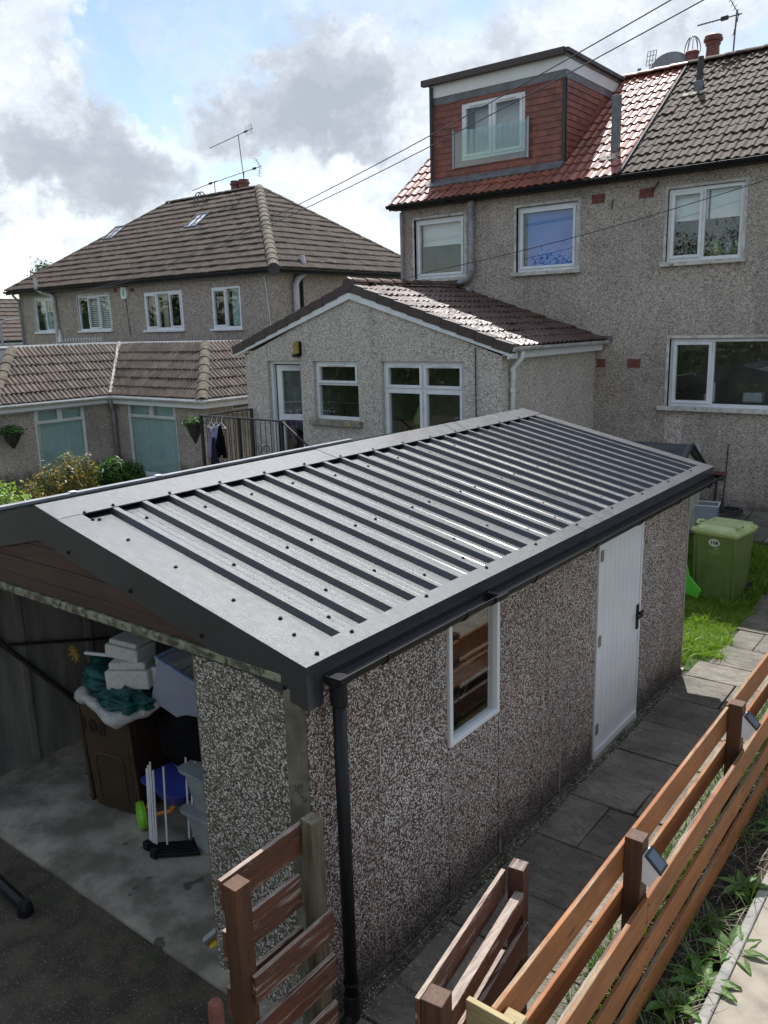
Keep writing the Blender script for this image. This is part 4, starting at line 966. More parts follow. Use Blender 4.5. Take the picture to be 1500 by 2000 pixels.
# dormer
dm = MB(); DF = FY(DY); zt = 7.50
def on_roof_z(y): return 5.765 + (y - 13.10) * 2.13 / 2.89
wopsD = [(-6.115, -4.825, 6.47, 7.43)]
sweep_wall(dm, DF, DX0, DX1, DZ0 - 0.05, zt, wopsD, 0.09)
for x in (DX0, DX1): dm.quad((x, DY, DZ0 - 0.05), (x, 15.6, zt), (x, DY, zt))
dorm = dm.build('dormer', 'shingle', hs)
MB().wbox(DX0 - 0.12, DX1 + 0.10, DY - 0.12, 16.1, 7.86, 7.92).build('dormer_roof', 'felt', dorm)
MB().wbox(DX0 - 0.03, DX1 + 0.03, DY - 0.035, 16.0, 7.62, 7.86).build('dormer_fascia', 'whitepaint', dorm)
MB().wbox(DX0 - 0.02, DX1 + 0.02, DY - 0.025, 16.0, 7.50, 7.62).build('lead_band', 'lead', dorm)
MB().wbox(DX0 - 0.14, DX1 + 0.035, DY - 0.155, DY - 0.05, 7.83, 7.93).build('dormer_gutter', 'verge', dorm)
MB().wbox(DX1 + 0.031, DX1 + 0.05, DY - 0.1, 16.0, 7.81, 7.93).build('edge_trim', 'lead', dorm)
MB().tube([(DX0 + 0.03, DY - 0.07, 7.80), (DX0 + 0.03, DY - 0.07, 6.12)], 0.035, 8).build('dormer_downpipe', 'pipe_dark', dorm)
MB().box(DF, DX1 - 0.035, DX1 + 0.03, 6.15, 7.5, 0.0, 0.035).build('corner_board', 'pipe_dark', dorm, bevel=0.004)
MB().box(FX(DX1), DY - 0.03, DY + 0.03, 6.15, 7.5, 0.0, 0.03).build('corner_board', 'pipe_dark', dorm)
MB().box(FRoof, DX0 - 0.06, DX1 + 0.02, vdorm - 0.20, vdorm + 0.02, 0.03, 0.06).build('lead_apron', 'lead', dorm)
WD = window(hs, DF, *wopsD[0], [(0, 0.5, 0, 1, True), (0.5, 1, 0, 1, True)], depth=0.03, sill=None, sw=0.05, fw=0.05, trickle=True)
for i in range(4):
    for base in (-6.02, -5.38): MB().box(DF, base + i * 0.11, base + i * 0.11 + 0.055, 6.58, 7.02, -0.14, -0.13).build('inner_baluster', 'cream', WD)
MB().box(DF, -6.0, -4.95, 6.60, 7.35, -0.30, -0.28).build('curtain', 'blindwhite', WD)
gp = MB().box(DF, -6.255, -4.745, 6.36, 6.97, 0.055, 0.065).build('glass_balustrade', 'clearpanel', hs)
for x in (-6.27, -4.745): MB().box(DF, x, x + 0.028, 6.34, 7.0, 0.04, 0.08).build('clamp_rail', 'metal', gp, bevel=0.003)
FHd = Fr((0, DY, 6.10), (1, 0, 0), (0, -0.02, 1))
cD = [c1[0]]
for a, b, c, d in ((DX0 + 0.07, -6.115, 6.14, 7.5), (-4.825, DX1 - 0.04, 6.14, 7.5), (-6.115, -4.825, 6.14, 6.47), (-6.115, -4.825, 7.43, 7.5)):
    tile_roof(hs, dorm, 'hanging_tile', Fr((0, DY - 0.004, 0), (1, 0, 0), (0, 0.0, 1)), [(a, c), (b, c), (b, d), (a, d)], 0.165, 0.103, 0.014, P_FLAT, 'shingle', n=0.003, jit=0.003, counter=[0], limit=200)
FC = Fr((DX1 + 0.004, 0, 0), (0, 1, 0), (0, 0, 1))
tile_roof(hs, dorm, 'hanging_tile', FC, [(DY + 0.035, 6.16), (DY + 0.16, 6.27), (15.45, 7.5), (DY + 0.035, 7.5)], 0.165, 0.103, 0.014, P_FLAT, 'shingle', n=0.003, jit=0.003, limit=100)
# chimney, pots, aerials behind the ridge
ch = MB().wbox(-3.35, -2.15, 16.25, 16.95, 7.2, 8.02).build('chimney', 'harl', h2)
def pot(x, y, z, r, h, lab=None):
    return MB().lathe((x, y, z), [(r * 0.95, 0), (r * 0.85, h * 0.8), (r * 1.0, h * 0.84), (r * 1.0, h * 0.95), (r * 0.8, h)], 14).build('chimney_pot', 'pot', ch)
pot(-2.98, 16.5, 7.98, 0.125, 0.31)
p2 = pot(-2.62, 16.5, 7.98, 0.13, 0.40); MB().lathe((-2.62, 16.5, 8.36), [(0.10, 0), (0.165, 0.02), (0.165, 0.06), (0.15, 0.07), (0.15, 0.10), (0.10, 0.13), (0.02, 0.14)], 14).build('pot_cowl', 'pot', p2)
cg = MB()
for i in range(5):
    t = math.pi * i / 5; pts = []
    for j in range(13):
        a = math.pi * j / 12; pts.append((-2.98 + 0.145 * math.cos(a) * math.cos(t), 16.5 + 0.145 * math.cos(a) * math.sin(t), 8.28 + 0.26 * math.sin(a)))
    cg.tube(pts, 0.006, 4)
cg.build('bird_guard', 'darkmetal', ch)
def yagi(name, label, base, top, boom_a, boom_b, n=9, el=0.16, refl=True, m='darkmetal', ang=None):
    a = thing(name, label, 'aerial', base, 'roof aerials')
    MB().tube([base, top], 0.014, 6).build('mast', m, a)
    ba, bb = Vector(boom_a), Vector(boom_b); d = (bb - ba).normalized(); side = d.cross(Vector((0, 0, 1))).normalized() if ang is None else Vector(ang)
    MB().tube([ba, bb], 0.011, 6).build('boom', m, a)
    e = MB()
    for i in range(n):
        p = ba.lerp(bb, 0.02 + 0.75 * i / n); e.tube([p - side * el * 0.5, p + side * el * 0.5], 0.005, 4)
    e.build('director', m, a)
    if refl:
        r = MB(); up = side.cross(d).normalized()
        for s in (-1, 1):
            q = bb - d * 0.05; tip = bb - d * 0.05 + up * s * 0.30 - d * 0.12 * (1)
            r.tube([q, tip], 0.008, 5)
            for k in range(4):
                c = q.lerp(tip, (k + 0.6) / 4); r.tube([c - side * 0.15, c + side * 0.15], 0.005, 4)
        r.build('reflector', m, a)
    MB().box(Fr(bb - d * 0.28, d, side.cross(d)), -0.06, 0.06, -0.03, 0.03, -0.03, 0.03).build('dipole_box', 'pipe_dark', a)
    return a
yagi('television_aerial', 'television aerial on a tall mast above the brown mossy roof', (-2.2, 16.25, 7.8), (-2.17, 16.25, 8.72), (-2.75, 16.0, 8.54), (-2.10, 16.3, 8.66), n=9, el=0.12)
sm = thing('television_aerial', 'small grid aerial on a bent mast behind the red ridge', 'aerial', (-3.83, 16.4, 7.8), 'roof aerials')
MB().tube([(-3.83, 16.4, 7.7), (-3.74, 16.4, 8.0), (-3.72, 16.4, 8.2)], 0.010, 5).build('mast', 'darkmetal', sm)
gr = MB()
for i in range(4): gr.tube([(-3.80 + 0.055 * i, 16.4, 8.18), (-3.77 + 0.055 * i, 16.4, 8.42)], 0.007, 4)
for i in range(4): gr.tube([(-3.80 + 0.01 * i, 16.4, 8.18 + 0.08 * i), (-3.635 + 0.01 * i, 16.4, 8.18 + 0.08 * i)], 0.007, 4)
gr.build('aerial_grid', 'darkmetal', sm)
ds = thing('satellite_dish', 'grey satellite dish fixed behind the red ridge beside the chimney', 'satellite dish', (-3.35, 16.4, 7.8))
MB().lathe((-3.34, 16.42, 7.98), [(0.01, 0.0), (0.14, 0.01), (0.26, 0.04), (0.36, 0.085), (0.36, 0.095), (0.26, 0.055), (0.01, 0.012)], 28, axis=(0.25, -0.9, 0.35)).build('reflector', 'dish', ds, smooth=True)
MB().tube([(-3.32, 16.05, 7.93), (-3.66, 16.0, 7.98), (-3.74, 15.98, 8.0)], 0.014, 6).build('feed_arm', 'darkmetal', ds)
MB().tube([(-3.32, 16.05, 7.93), (-3.12, 16.2, 8.08)], 0.012, 6).build('feed_arm', 'darkmetal', ds)
MB().lathe((-3.76, 15.98, 7.98), [(0.035, 0), (0.035, 0.06)], 10).build('receiver', 'darkmetal', ds)

# ------------------------------------------------------------------ rear extension
YE = 10.18; EF = FY(YE)
ex = thing('rear_extension', 'pale pebbledashed single-storey extension with gable, white windows and dark brown tiled roof', 'extension', (-6, YE, 0.6))
XL, XR, XP = -8.47, -3.29, -5.99; ZE, ZP = 3.13, 4.03
opsE = [(-7.93, -7.15, 1.20, 3.05), (-6.86, -5.90, 2.09, 3.05), (-5.43, -3.92, 1.62, 3.05)]
w = MB(); sweep_wall(w, EF, XL, XR, 0.0, ZE, opsE, 0.10)
w.quad((XL, YE, ZE), (XR, YE, ZE), (XP, YE, ZP + 0.02))
w.quad((XR, YE, 0), (XR, YF, 0), (XR, YF, ZE + 0.05), (XR, YE, ZE + 0.05)); w.quad((XL, YF, 0), (XL, YE, 0), (XL, YE, ZE + 0.05), (XL, YF, ZE + 0.05))
w.quad((XL, YF + 0.01, 0), (XR, YF + 0.01, 0), (XR, YF + 0.01, ZE), (XP, YF + 0.01, ZP), (XL, YF + 0.01, ZE))
w.build('wall', 'harl_ext', ex)
window(ex, EF, *opsE[1], [(0, 1, 0.62, 1, True), (0, 1, 0, 0.62, False)], depth=0.10, sill='stone_sill', sillw=0.09, sillh=0.085, sill_over=0.07, sw=0.04, trickle=True)
WE = window(ex, EF, *opsE[2], [(0, 0.5, 0.72, 1, True), (0.5, 1, 0.72, 1, True), (0, 0.5, 0, 0.72, True), (0.5, 1, 0, 0.72, True)], depth=0.10, sill='stone_sill', sw=0.045, trickle=True)
bag = MB().lathe((-4.99, YE + 0.45, 2.02), [(0.02, 0), (0.13, 0.03), (0.14, 0.10), (0.07, 0.28), (0.012, 0.40), (0.01, 0.41)], 14); bag.tube([(-4.99, YE + 0.45, 2.42), (-4.99, YE + 0.45, 2.95)], 0.006, 4)
tag(bag.build('hanging_bag', 'limeleaf', smooth=True), 'pale plastic bag hanging behind the right extension window', 'bag')
# door: frame, leaf swung inwards
fr = MB(); a, b, c, d = opsE[0]
fr.box(EF, a, a + 0.06, c, d, -0.13, -0.07); fr.box(EF, b - 0.02, b, c, d, -0.13, -0.07); fr.box(EF, a + 0.06, b - 0.02, d - 0.06, d, -0.13, -0.072)
dfm = fr.build('door_frame', 'white', ex, bevel=0.004)
FD = Fr((a + 0.10, YE + 0.14, 0), (0.97, 0.24, 0), (0, 0, 1)); lf = MB(); Wd = 0.74
lf.box(FD, 0, 0.10, c + 0.02, d - 0.08, -0.02, 0.03); lf.box(FD, Wd - 0.10, Wd, c + 0.02, d - 0.08, -0.02, 0.03); lf.box(FD, 0.10, Wd - 0.1, d - 0.18, d - 0.08, -0.02, 0.029); lf.box(FD, 0.10, Wd - 0.1, 2.02, 2.12, -0.02, 0.029); lf.box(FD, 0.10, Wd - 0.1, c + 0.02, c + 0.14, -0.02, 0.029)
leaf = lf.build('door', 'white', ex, bevel=0.004)
MB().box(FD, 0.095, Wd - 0.095, 2.12, d - 0.18, 0.0, 0.008).build('pane', 'glass', leaf); MB().box(FD, 0.095, Wd - 0.095, c + 0.14, 2.02, 0.0, 0.008).build('pane', 'glass', leaf)
MB().box(FD, 0.09, Wd - 0.09, 2.10, d - 0.16, -0.05, -0.04).build('door_blind', 'lead', leaf)
MB().box(FD, 0.0, 0.1, 1.98, 2.02, 0.03, 0.06).build('handle', 'metal', leaf, bevel=0.004)
rb = MB(); rb.box(EF, a - 0.2, b + 0.3, 1.15, 3.1, -1.3, -1.29); rb.box(EF, a - 0.2, a - 0.19, 1.15, 3.1, -1.3, -0.135); rb.box(EF, b + 0.29, b + 0.3, 1.15, 3.1, -1.3, -0.135); rb.box(EF, a - 0.2, b + 0.3, 3.09, 3.1, -1.3, -0.135); rb.box(EF, a - 0.2, b + 0.3, 1.15, 1.16, -1.3, -0.135); rb.build('room_lining', 'room', ex)
for x in (-7.55, -6.85 + 0.2, -6.1, -5.2, -4.25): MB().box(EF, x, x + 0.012, 3.06, 3.12, 0.0, 0.004).build('lintel_stain', 'mortar', ex)
MB().tube([(-3.72, YE - 0.012, 3.25), (-3.70, YE - 0.012, 1.6)], 0.008, 5).build('wall_cable', 'rail', ex)
# extension roof
EU = Vector((0, 1, 0)); sR = Vector((XP - (XR + 0.16), 0, 4.20 - 3.245)); LR = sR.length
FER = Fr((XR + 0.16, 0, 3.245), EU, sR); FEL = Fr((XL - 0.22, 0, 3.245), (0, -1, 0), Vector((XP - XL + 0.22, 0, 4.20 - 3.245))); LL = Vector((XP - XL + 0.22, 0, 4.20 - 3.245)).length
mb = MB(); mb.box(FER, YE - 0.06, YF + 0.0, 0, LR, -0.05, 0.0); mb.box(FEL, -YF, -YE + 0.06, 0, LL, -0.05, 0.0); er = mb.build('roof', 'felt', ex)
ce = [0]
tile_roof(ex, er, 'roof_tile', FER, [(YE - 0.03, -0.04), (YF, -0.04), (YF, LR - 0.04), (YE - 0.03, LR - 0.04)], 0.30, (LR) / 10, 0.024, P_ROMAN, 'ext_tile', stag=0.5, n=0.012, jit=0.012, tilt=0.05)
tile_roof(ex, er, 'roof_tile', FEL, [(-YF, -0.04), (-YE + 0.03, -0.04), (-YE + 0.03, LL - 0.04), (-YF, LL - 0.04)], 0.30, (LL) / 10, 0.024, P_ROMAN, 'ext_tile', stag=0.5, n=0.012)
half_round(er, (XP, YE - 0.02, 4.265), (XP, YF - 0.02, 4.265), 0.115, 'ext_tile', seg=0.36)
MB().lathe((XP, YE - 0.075, 4.225), [(0.105, 0), (0.115, 0.02), (0.115, 0.06)], 8, axis=(0, 1, 0)).build('ridge_end_cap', 'verge', er)
# verge caps: stepped dark brown pieces down both slopes
for F, s, L in ((FER, 1, LR), (FEL, -1, LL)):
    k = 10; st = (L + 0.04) / k
    for i in range(k):
        v0 = -0.04 + i * st; mb = MB()
        mb.box(Fr(F.p(s * (YE - 0.07), v0, 0), Vector((0, 1, 0)) if s > 0 else Vector((0, -1, 0)), (F.v + F.n * -0.05)), 0 if s > 0 else -0.13, 0.13 if s > 0 else 0, 0, st * 1.06, -0.075, 0.062)
        mb.build('verge_cap', 'verge', er, bevel=0.006)
    MB().prism(FY(YE - 0.0), ([(XP, 4.005), (XR + 0.18, 3.115), (XR + 0.18, 3.195), (XP, 4.135)] if s > 0 else [(XL - 0.24, 3.115), (XP, 4.005), (XP, 4.135), (XL - 0.24, 3.195)])[::1], 0.002, 0.052).build('bargeboard', 'white', er)
gutter(ex, (XR + 0.20, YE - 0.05, 3.245), (XR + 0.20, YF - 0.02, 3.24), 0.055, 'whitegutter', (1, 0, 0), bracket=0.8)
MB().wbox(XR + 0.10, XR + 0.14, YE - 0.04, YF - 0.02, 3.09, 3.20).build('fascia', 'whitepaint', ex)
MB().wbox(XR + 0.0, XR + 0.10, YE + 0.0, YF - 0.02, 3.13, 3.14).build('soffit', 'whitepaint', ex)
d = MB().tube([(XR + 0.19, YE + 0.22, 3.20), (XR + 0.19, YE + 0.22, 3.10), (XR + 0.07, YE + 0.20, 2.96), (XR + 0.06, YE + 0.2, 0.4)], 0.036, 10).build('downpipe', 'white', ex, smooth=True)
for z in (2.90, 2.62): MB().lathe((XR + 0.06, YE + 0.2, z), [(0.038, 0), (0.043, 0.005), (0.043, 0.05), (0.038, 0.055)], 10).build('pipe_collar', 'white', d)
MB().box(FY(YF - 0.01), XR - 0.6, XR + 0.30, 3.22, 3.32, 0.0, 0.02).build('lead_flashing', 'lead', ex)
# bulkhead lamp
lp = thing('wall_lamp', 'yellowed bulkhead lamp on the extension wall above the door', 'lamp', (-7.15, YE, 3.2))
MB().box(EF, -7.225, -7.095, 3.13, 3.37, 0.0, 0.03).build('back_plate', 'black', lp, bevel=0.005)
MB().box(EF, -7.215, -7.115, 3.165, 3.36, 0.031, 0.10).build('lens', 'amber', lp, bevel=0.02); MB().box(EF, -7.22, -7.10, 3.115, 3.16, 0.031, 0.11).build('hood', 'black', lp, bevel=0.006)
# platform, steps and railings
pf = thing('platform', 'raised concrete landing with steps outside the open extension door', 'landing', (-7.4, 9.6, 0))
MB().wbox(-8.40, -6.40, 8.95, YE - 0.01, -0.3, 1.18).build('landing_slab', 'concrete', pf, bevel=0.01)
for i in range(6): MB().wbox(-6.40 + i * 0.27, -6.13 + i * 0.27, 9.0, YE - 0.01, -0.3, 1.0 - 0.18 * i).build('step', 'concrete', pf, bevel=0.008)
rl = thing('railing', 'black iron railing with heart scroll round the door landing', 'railing', (-8.35, 8.98, 1.18))
def bars(x0, y0, z0b, z0t, x1, y1, z1b, z1t, n, scroll=None):
    MB().tube([(x0, y0, z0t), (x1, y1, z1t)], 0.016, 6).build('top_rail', 'rail', rl); MB().tube([(x0, y0, z0b), (x1, y1, z1b)], 0.010, 6).build('bottom_rail', 'rail', rl)
    for i in range(n + 1):
        t = i / n; x = x0 + (x1 - x0) * t; y = y0 + (y1 - y0) * t
        MB().tube([(x, y, z0b + (z1b - z0b) * t), (x, y, z0t + (z1t - z0t) * t)], 0.0065, 5).build('baluster', 'rail', rl)
bars(-8.33, 8.98, 1.26, 2.20, -6.47, 8.98, 1.26, 2.20, 16)
bars(-6.45, 8.98, 1.24, 2.19, -4.85, 8.98, 0.15, 1.15, 13)
bars(-8.33, 9.0, 1.26, 2.20, -8.33, 10.12, 1.26, 2.20, 10)
for p in ((-8.34, 8.98), (-7.42, 8.98), (-6.46, 8.98), (-8.34, 10.12)): MB().wbox(p[0] - 0.022, p[0] + 0.022, p[1] - 0.022, p[1] + 0.022, 1.17, 2.215).build('railing_post', 'rail', rl)
def scroll(cx, cy, cz):
    mb = MB()
    for s in (-1, 1):
        pts = [(cx, cy, cz - 0.36)]
        for t in np.linspace(0, 1, 8): pts.append((cx + s * (0.02 + 0.10 * t), cy, cz - 0.36 + 0.30 * t))
        for t in np.linspace(0, 1.6 * math.pi, 14): pts.append((cx + s * (0.065 + 0.055 * math.cos(t)), cy, cz - 0.03 + 0.05 * math.sin(t)))
        mb.tube(pts, 0.006, 5)
    mb.build('heart_scroll', 'rail', rl)
scroll(-6.88, 8.975, 1.78)
# clothes hung on the railing
def cloth(label, m, cx, cy, ztop, w, h, name='garment', seed=0, rz=0.0):
    r = random.Random(seed); nx, nz = 12, 12; mb = MB(); ph = r.uniform(0, 6)
    for k in range(nz + 1):
        t = k / nz; ww = w * (0.25 + 0.75 * min(1, t * 1.7)) * (1 - 0.12 * max(0, t - 0.8))
        for j in range(nx + 1):
            u = j / nx - 0.5; mb.v.append(Vector((cx + u * ww * math.cos(rz), cy + u * ww * math.sin(rz) + 0.028 * math.sin(u * 26 + ph + t * 2) * (0.4 + t), ztop - h * t + 0.03 * math.sin(u * 9 + ph) * t)))
    for k in range(nz):
        for j in range(nx): a = k * (nx + 1) + j; mb.f.append((a, a + 1, a + nx + 2, a + nx + 1))
    o = mb.build(name, m, None, smooth=True, solid=0.006); tag(o, label, 'clothing', 'clothes drying on the railing'); return o
cloth('lilac top on a hanger, leftmost of the clothes on the railing', 'lilac', -8.03, 8.90, 2.02, 0.20, 0.50, seed=1)
cloth('navy trousers hanging low in the middle of the clothes on the railing', 'navy', -7.93, 8.86, 1.88, 0.17, 0.62, seed=2)
cloth('pale blue shirt among the clothes on the railing', 'paleblue', -7.91, 8.92, 2.06, 0.20, 0.42, seed=3)
cloth('black top on a hanger, rightmost of the clothes on the railing', 'blackcloth', -7.79, 8.89, 2.07, 0.22, 0.50, seed=4)
cloth('white patterned leggings below the lilac top on the railing', 'whitebag', -7.99, 8.93, 1.74, 0.10, 0.40, seed=5)
for i, x in enumerate((-8.03, -7.91, -7.79)):
    hg = MB().tube([(x - 0.11, 8.93, 2.03), (x, 8.93, 2.12), (x + 0.11, 8.93, 2.03), (x - 0.11, 8.93, 2.03)], 0.007, 5); hg.tube([(x, 8.93, 2.12), (x, 8.95, 2.18), (x, 8.985, 2.225), (x, 9.0, 2.19)], 0.004, 4)
    tag(hg.build('coat_hanger', 'white'), ['leftmost white coat hanger hooked on the railing', 'middle white coat hanger hooked on the railing', 'rightmost white coat hanger hooked on the railing'][i], 'coat hanger', 'coat hangers on the railing')
tag(MB().lathe((-8.2, 9.15, 1.18), [(0.06, 0), (0.08, 0.11), (0.09, 0.12), (0.07, 0.125)], 12).build('flower_pot', 'pot'), 'small terracotta pot on the landing behind the railing post', 'plant pot')
# ------------------------------------------------------------------ neighbour's single storey wing (L-shaped, flat topped hip roof)
nw = thing('neighbour_extension', 'low pebbledashed L-shaped extension with weathered tiled skirt roof and white gutters', 'extension', (-14, 11.4, 0))
XA, YB, XC, ZG = -14.55, 11.50, -11.28, 2.10
YA0 = 8.65
FAx = FX(XA); FBy = FY(YB); FCx = FX(XC)
oA = [(9.50, 10.74, 0.35, 2.06)]; oB = [(-14.02, -12.24, 0.35, 2.06)]; oC = [(12.30, 13.2, 1.85, 2.07)]
w = MB(); sweep_wall(w, FAx, YA0, YB, -0.3, 2.12, oA, 0.1); sweep_wall(w, FBy, XA, XC, -0.3, 2.12, oB, 0.1); sweep_wall(w, FCx, YB, 16.3, -0.3, 2.12, oC, 0.1)
w.quad((-20, YA0, -0.3), (XA, YA0, -0.3), (XA, YA0, 2.12), (-20, YA0, 2.12)); w.build('wall', 'harl', nw)
wa = window(nw, FAx, *oA[0], [(0, 0.5, 0.8, 1, True), (0.5, 1, 0.8, 1, True), (0, 1, 0, 0.8, False)], depth=0.06, m='whitepaint', sw=0.03, fw=0.05)
wb = window(nw, FBy, *oB[0], [(0, 0.5, 0.8, 1, True), (0.5, 1, 0.8, 1, True), (0, 1, 0, 0.8, False)], depth=0.06, m='whitepaint', sw=0.03, fw=0.05)
window(nw, FCx, *oC[0], [(0, 1, 0, 1, False)], depth=0.06, m='whitepaint', fw=0.04)
def vblinds(F, par, u0, u1, v0, v1, n, open_from=0.0):
    st = (u1 - u0) / n
    for i in range(n):
        c = u0 + (i + 0.5) * st; a = 0.95 if (i / n) < open_from else 1.2
        Fq = Fr(F.p(c, v0, -0.125), (F.u * math.sin(a + 0.3) - F.n * math.cos(a + 0.3)), F.v)
        MB().box(Fq, -st * 0.58, st * 0.58, 0, v1 - v0, -0.002, 0.002).build('blind_slat', 'blindteal', par)
vblinds(FAx, wa, 9.53, 10.70, 0.38, 2.0, 14); vblinds(FBy, wb, -13.98, -12.28, 0.38, 2.0, 20, 0.3)
zr0, zr1, dd_ = ZG + 0.06, 3.27, 1.30
eo = 0.16
xa, yb, xc, ya = XA + eo, YB - eo, XC + eo, YA0 - eo
def slope_poly(p0, p1, q1, q0):
    """eave p0->p1, top q0->q1 given as world points; frame with u along the eave"""
    p0, p1, q1, q0 = map(Vector, (p0, p1, q1, q0)); u = (p1 - p0).normalized(); v = (q0 - p0) - u * (q0 - p0).dot(u)
    F = Fr(p0, u, v); return F, [((p - p0).dot(F.u), (p - p0).dot(F.v)) for p in (p0, p1, q1, q0)]
top = [(-20, ya + dd_, zr1), (xa - dd_, ya + dd_, zr1), (xa - dd_, yb + dd_, zr1), (xc - dd_, yb + dd_, zr1), (xc - dd_, 16.28, zr1), (-20, 16.28, zr1)]
rfm = MB(); rfm.quad(*top)
slopes = [((xa, ya, zr0), (xa, yb, zr0), (xa - dd_, yb + dd_, zr1), (xa - dd_, ya + dd_, zr1)),
          ((xa, yb, zr0), (xc, yb, zr0), (xc - dd_, yb + dd_, zr1), (xa - dd_, yb + dd_, zr1)),
          ((xc, yb, zr0), (xc, 16.28, zr0), (xc - dd_, 16.28, zr1), (xc - dd_, yb + dd_, zr1)),
          ((-20, ya, zr0), (xa, ya, zr0), (xa - dd_, ya + dd_, zr1), (-20, ya + dd_, zr1))]
for s in slopes: rfm.quad(*s)
nroof = rfm.build('roof', 'felt', nw)
MB().box(Fr((-20, yb + dd_ + 0.05, zr1), (1, 0, 0), (0, 1, 0)), 0.0, 20 + xc - dd_ - 0.02, 0, 3.3, 0.004, 0.05).build('flat_roof_felt', 'lead', nroof)
MB().box(Fr((-20, ya + dd_ + 0.05, zr1), (1, 0, 0), (0, 1, 0)), 0.0, 20 + xa - dd_ - 0.02, 0, yb - ya, 0.004, 0.045).build('flat_roof_felt', 'lead', nroof)
cn = [0]
for s in slopes[:3]:
    F, poly = slope_poly(*s)
    vmax = poly[2][1]
    tile_roof(nw, nroof, 'roof_tile', F, poly, 0.33, vmax / 6, 0.022, P_PAN, 'left_tile', stag=0.0, n=0.02, jit=0.008, tilt=0.03, counter=cn)
half_round(nroof, Vector((xc, yb, zr0)), Vector((xc - dd_, yb + dd_, zr1 + 0.02)), 0.13, 'hip', 'hip_tile', 0.33)
half_round(nroof, Vector((xa, ya, zr0)), Vector((xa - dd_, ya + dd_, zr1 + 0.02)), 0.13, 'hip', 'hip_tile', 0.33)
MB().tube([(xa + 0.02, yb, zr0 + 0.05), (xa - 0.5, yb + 0.5, zr0 + 0.49), (xa - dd_ - 0.02, yb + dd_, zr1 + 0.06)], [0.05, 0.04, 0.06], 6).build('valley_mortar', 'mortar', nroof)
# gutters and fascias
gutter(nw, (xa + 0.05, ya, ZG + 0.05), (xa + 0.05, yb - 0.05, ZG + 0.04), 0.055, 'whitegutter', (1, 0, 0), bracket=0.9)
gutter(nw, (xa + 0.05, yb - 0.05, ZG + 0.04), (xc + 0.05, yb - 0.05, ZG + 0.04), 0.055, 'whitegutter', (0, -1, 0), bracket=0.9)
gutter(nw, (xc + 0.05, yb - 0.05, ZG + 0.04), (xc + 0.05, 16.2, ZG + 0.04), 0.055, 'whitegutter', (1, 0, 0), bracket=0.9)
MB().wbox(xa - 0.02, xa, ya, yb + 0.02, ZG - 0.12, ZG + 0.07).build('fascia', 'whitepaint', nw); MB().wbox(xa + 0.003, xc, yb, yb + 0.02, ZG - 0.12, ZG + 0.07).build('fascia', 'whitepaint', nw); MB().wbox(xc + 0.003, xc + 0.02, yb, 16.2, ZG - 0.12, ZG + 0.07).build('fascia', 'whitepaint', nw)
MB().wbox(XA, xa, ya, YB, ZG - 0.115, ZG - 0.10).build('soffit', 'whitepaint', nw); MB().wbox(XA, xc, yb + 0.021, YB, ZG - 0.115, ZG - 0.10).build('soffit', 'whitepaint', nw); MB().wbox(XC, xc, YB, 16.2, ZG - 0.115, ZG - 0.10).build('soffit', 'whitepaint', nw)
MB().tube([(xa + 0.06, yb - 0.05, ZG), (xa + 0.06, yb - 0.05, ZG - 0.1), (xa - 0.02, yb + 0.03, ZG - 0.22), (XA + 0.12, YB - 0.09, ZG - 0.30), (XA + 0.12, YB - 0.09, -0.2)], 0.045, 10).build('downpipe', 'greypipe', nw, smooth=True)
sp = MB()
for i in range(14):
    x = -23.6 + i * 0.16; sp.lathe((x, 16.0, 3.32), [(0.02, 0), (0.02, 0.06), (0.035, 0.08), (0.0, 0.16)], 6)
sp.lathe((-23.9, 16.0, 3.32), [(0.10, 0), (0.06, 0.2), (0.02, 0.42), (0.0, 0.46)], 6)
tag(sp.build('cresting', 'white'), 'row of small white finials standing on the neighbour flat roof', 'finials')

# ------------------------------------------------------------------ left house with hipped roof
lh = thing('house', 'buff pebbledashed semi-detached house at left with large brown hipped roof and rooflights', 'house', (-20, 16.3, 0))
YL, XL0, XL1, ZL = 16.3, -26.8, -13.75, 5.06
LF = FY(YL)
oL = [(-25.84, -24.47, 3.68, 4.83), (-23.11, -21.30, 3.68, 4.81), (-19.47, -17.64, 3.63, 4.77), (-16.32, -15.12, 3.62, 4.77)]
w = MB(); sweep_wall(w, LF, XL0, XL1, -0.3, ZL, oL, 0.09)
w.quad((XL1, YL, -0.3), (XL1, 23.2, -0.3), (XL1, 23.2, ZL), (XL1, YL, ZL)); w.quad((XL0, 23.2, -0.3), (XL0, YL, -0.3), (XL0, YL, ZL), (XL0, 23.2, ZL)); w.build('wall', 'harl_left', lh)
w1 = window(lh, LF, *oL[0], [(0, 0.5, 0, 1, False), (0.5, 1, 0, 1, True)], depth=0.05, sill='white', sill_over=0.06)
w2 = window(lh, LF, *oL[1], [(0, 0.30, 0, 1, False), (0.30, 0.68, 0, 1, True), (0.68, 1, 0, 1, False)], depth=0.05, sill='white', sill_over=0.06)
w3 = window(lh, LF, *oL[2], [(0, 0.33, 0, 1, True), (0.33, 0.67, 0, 1, False), (0.67, 1, 0, 1, True)], depth=0.04, sill='white', sill_over=0.08, fw=0.07)
w4 = window(lh, LF, *oL[3], [(0, 0.5, 0, 1, True), (0.5, 1, 0, 1, False)], depth=0.04, sill='white', sill_over=0.08, fw=0.06)
MB().box(LF, -25.75, -25.2, 4.35, 4.78, -0.2, -0.19).build('blind', 'blindwhite', w1); MB().box(LF, -25.1, -24.55, 4.35, 4.78, -0.2, -0.19).build('blind', 'blindwhite', w1)
for i in range(16): MB().box(LF, -22.55, -21.38, 3.76 + i * 0.061, 3.80 + i * 0.061, -0.13, -0.12).build('shutter_slat', 'blindwhite', w2)
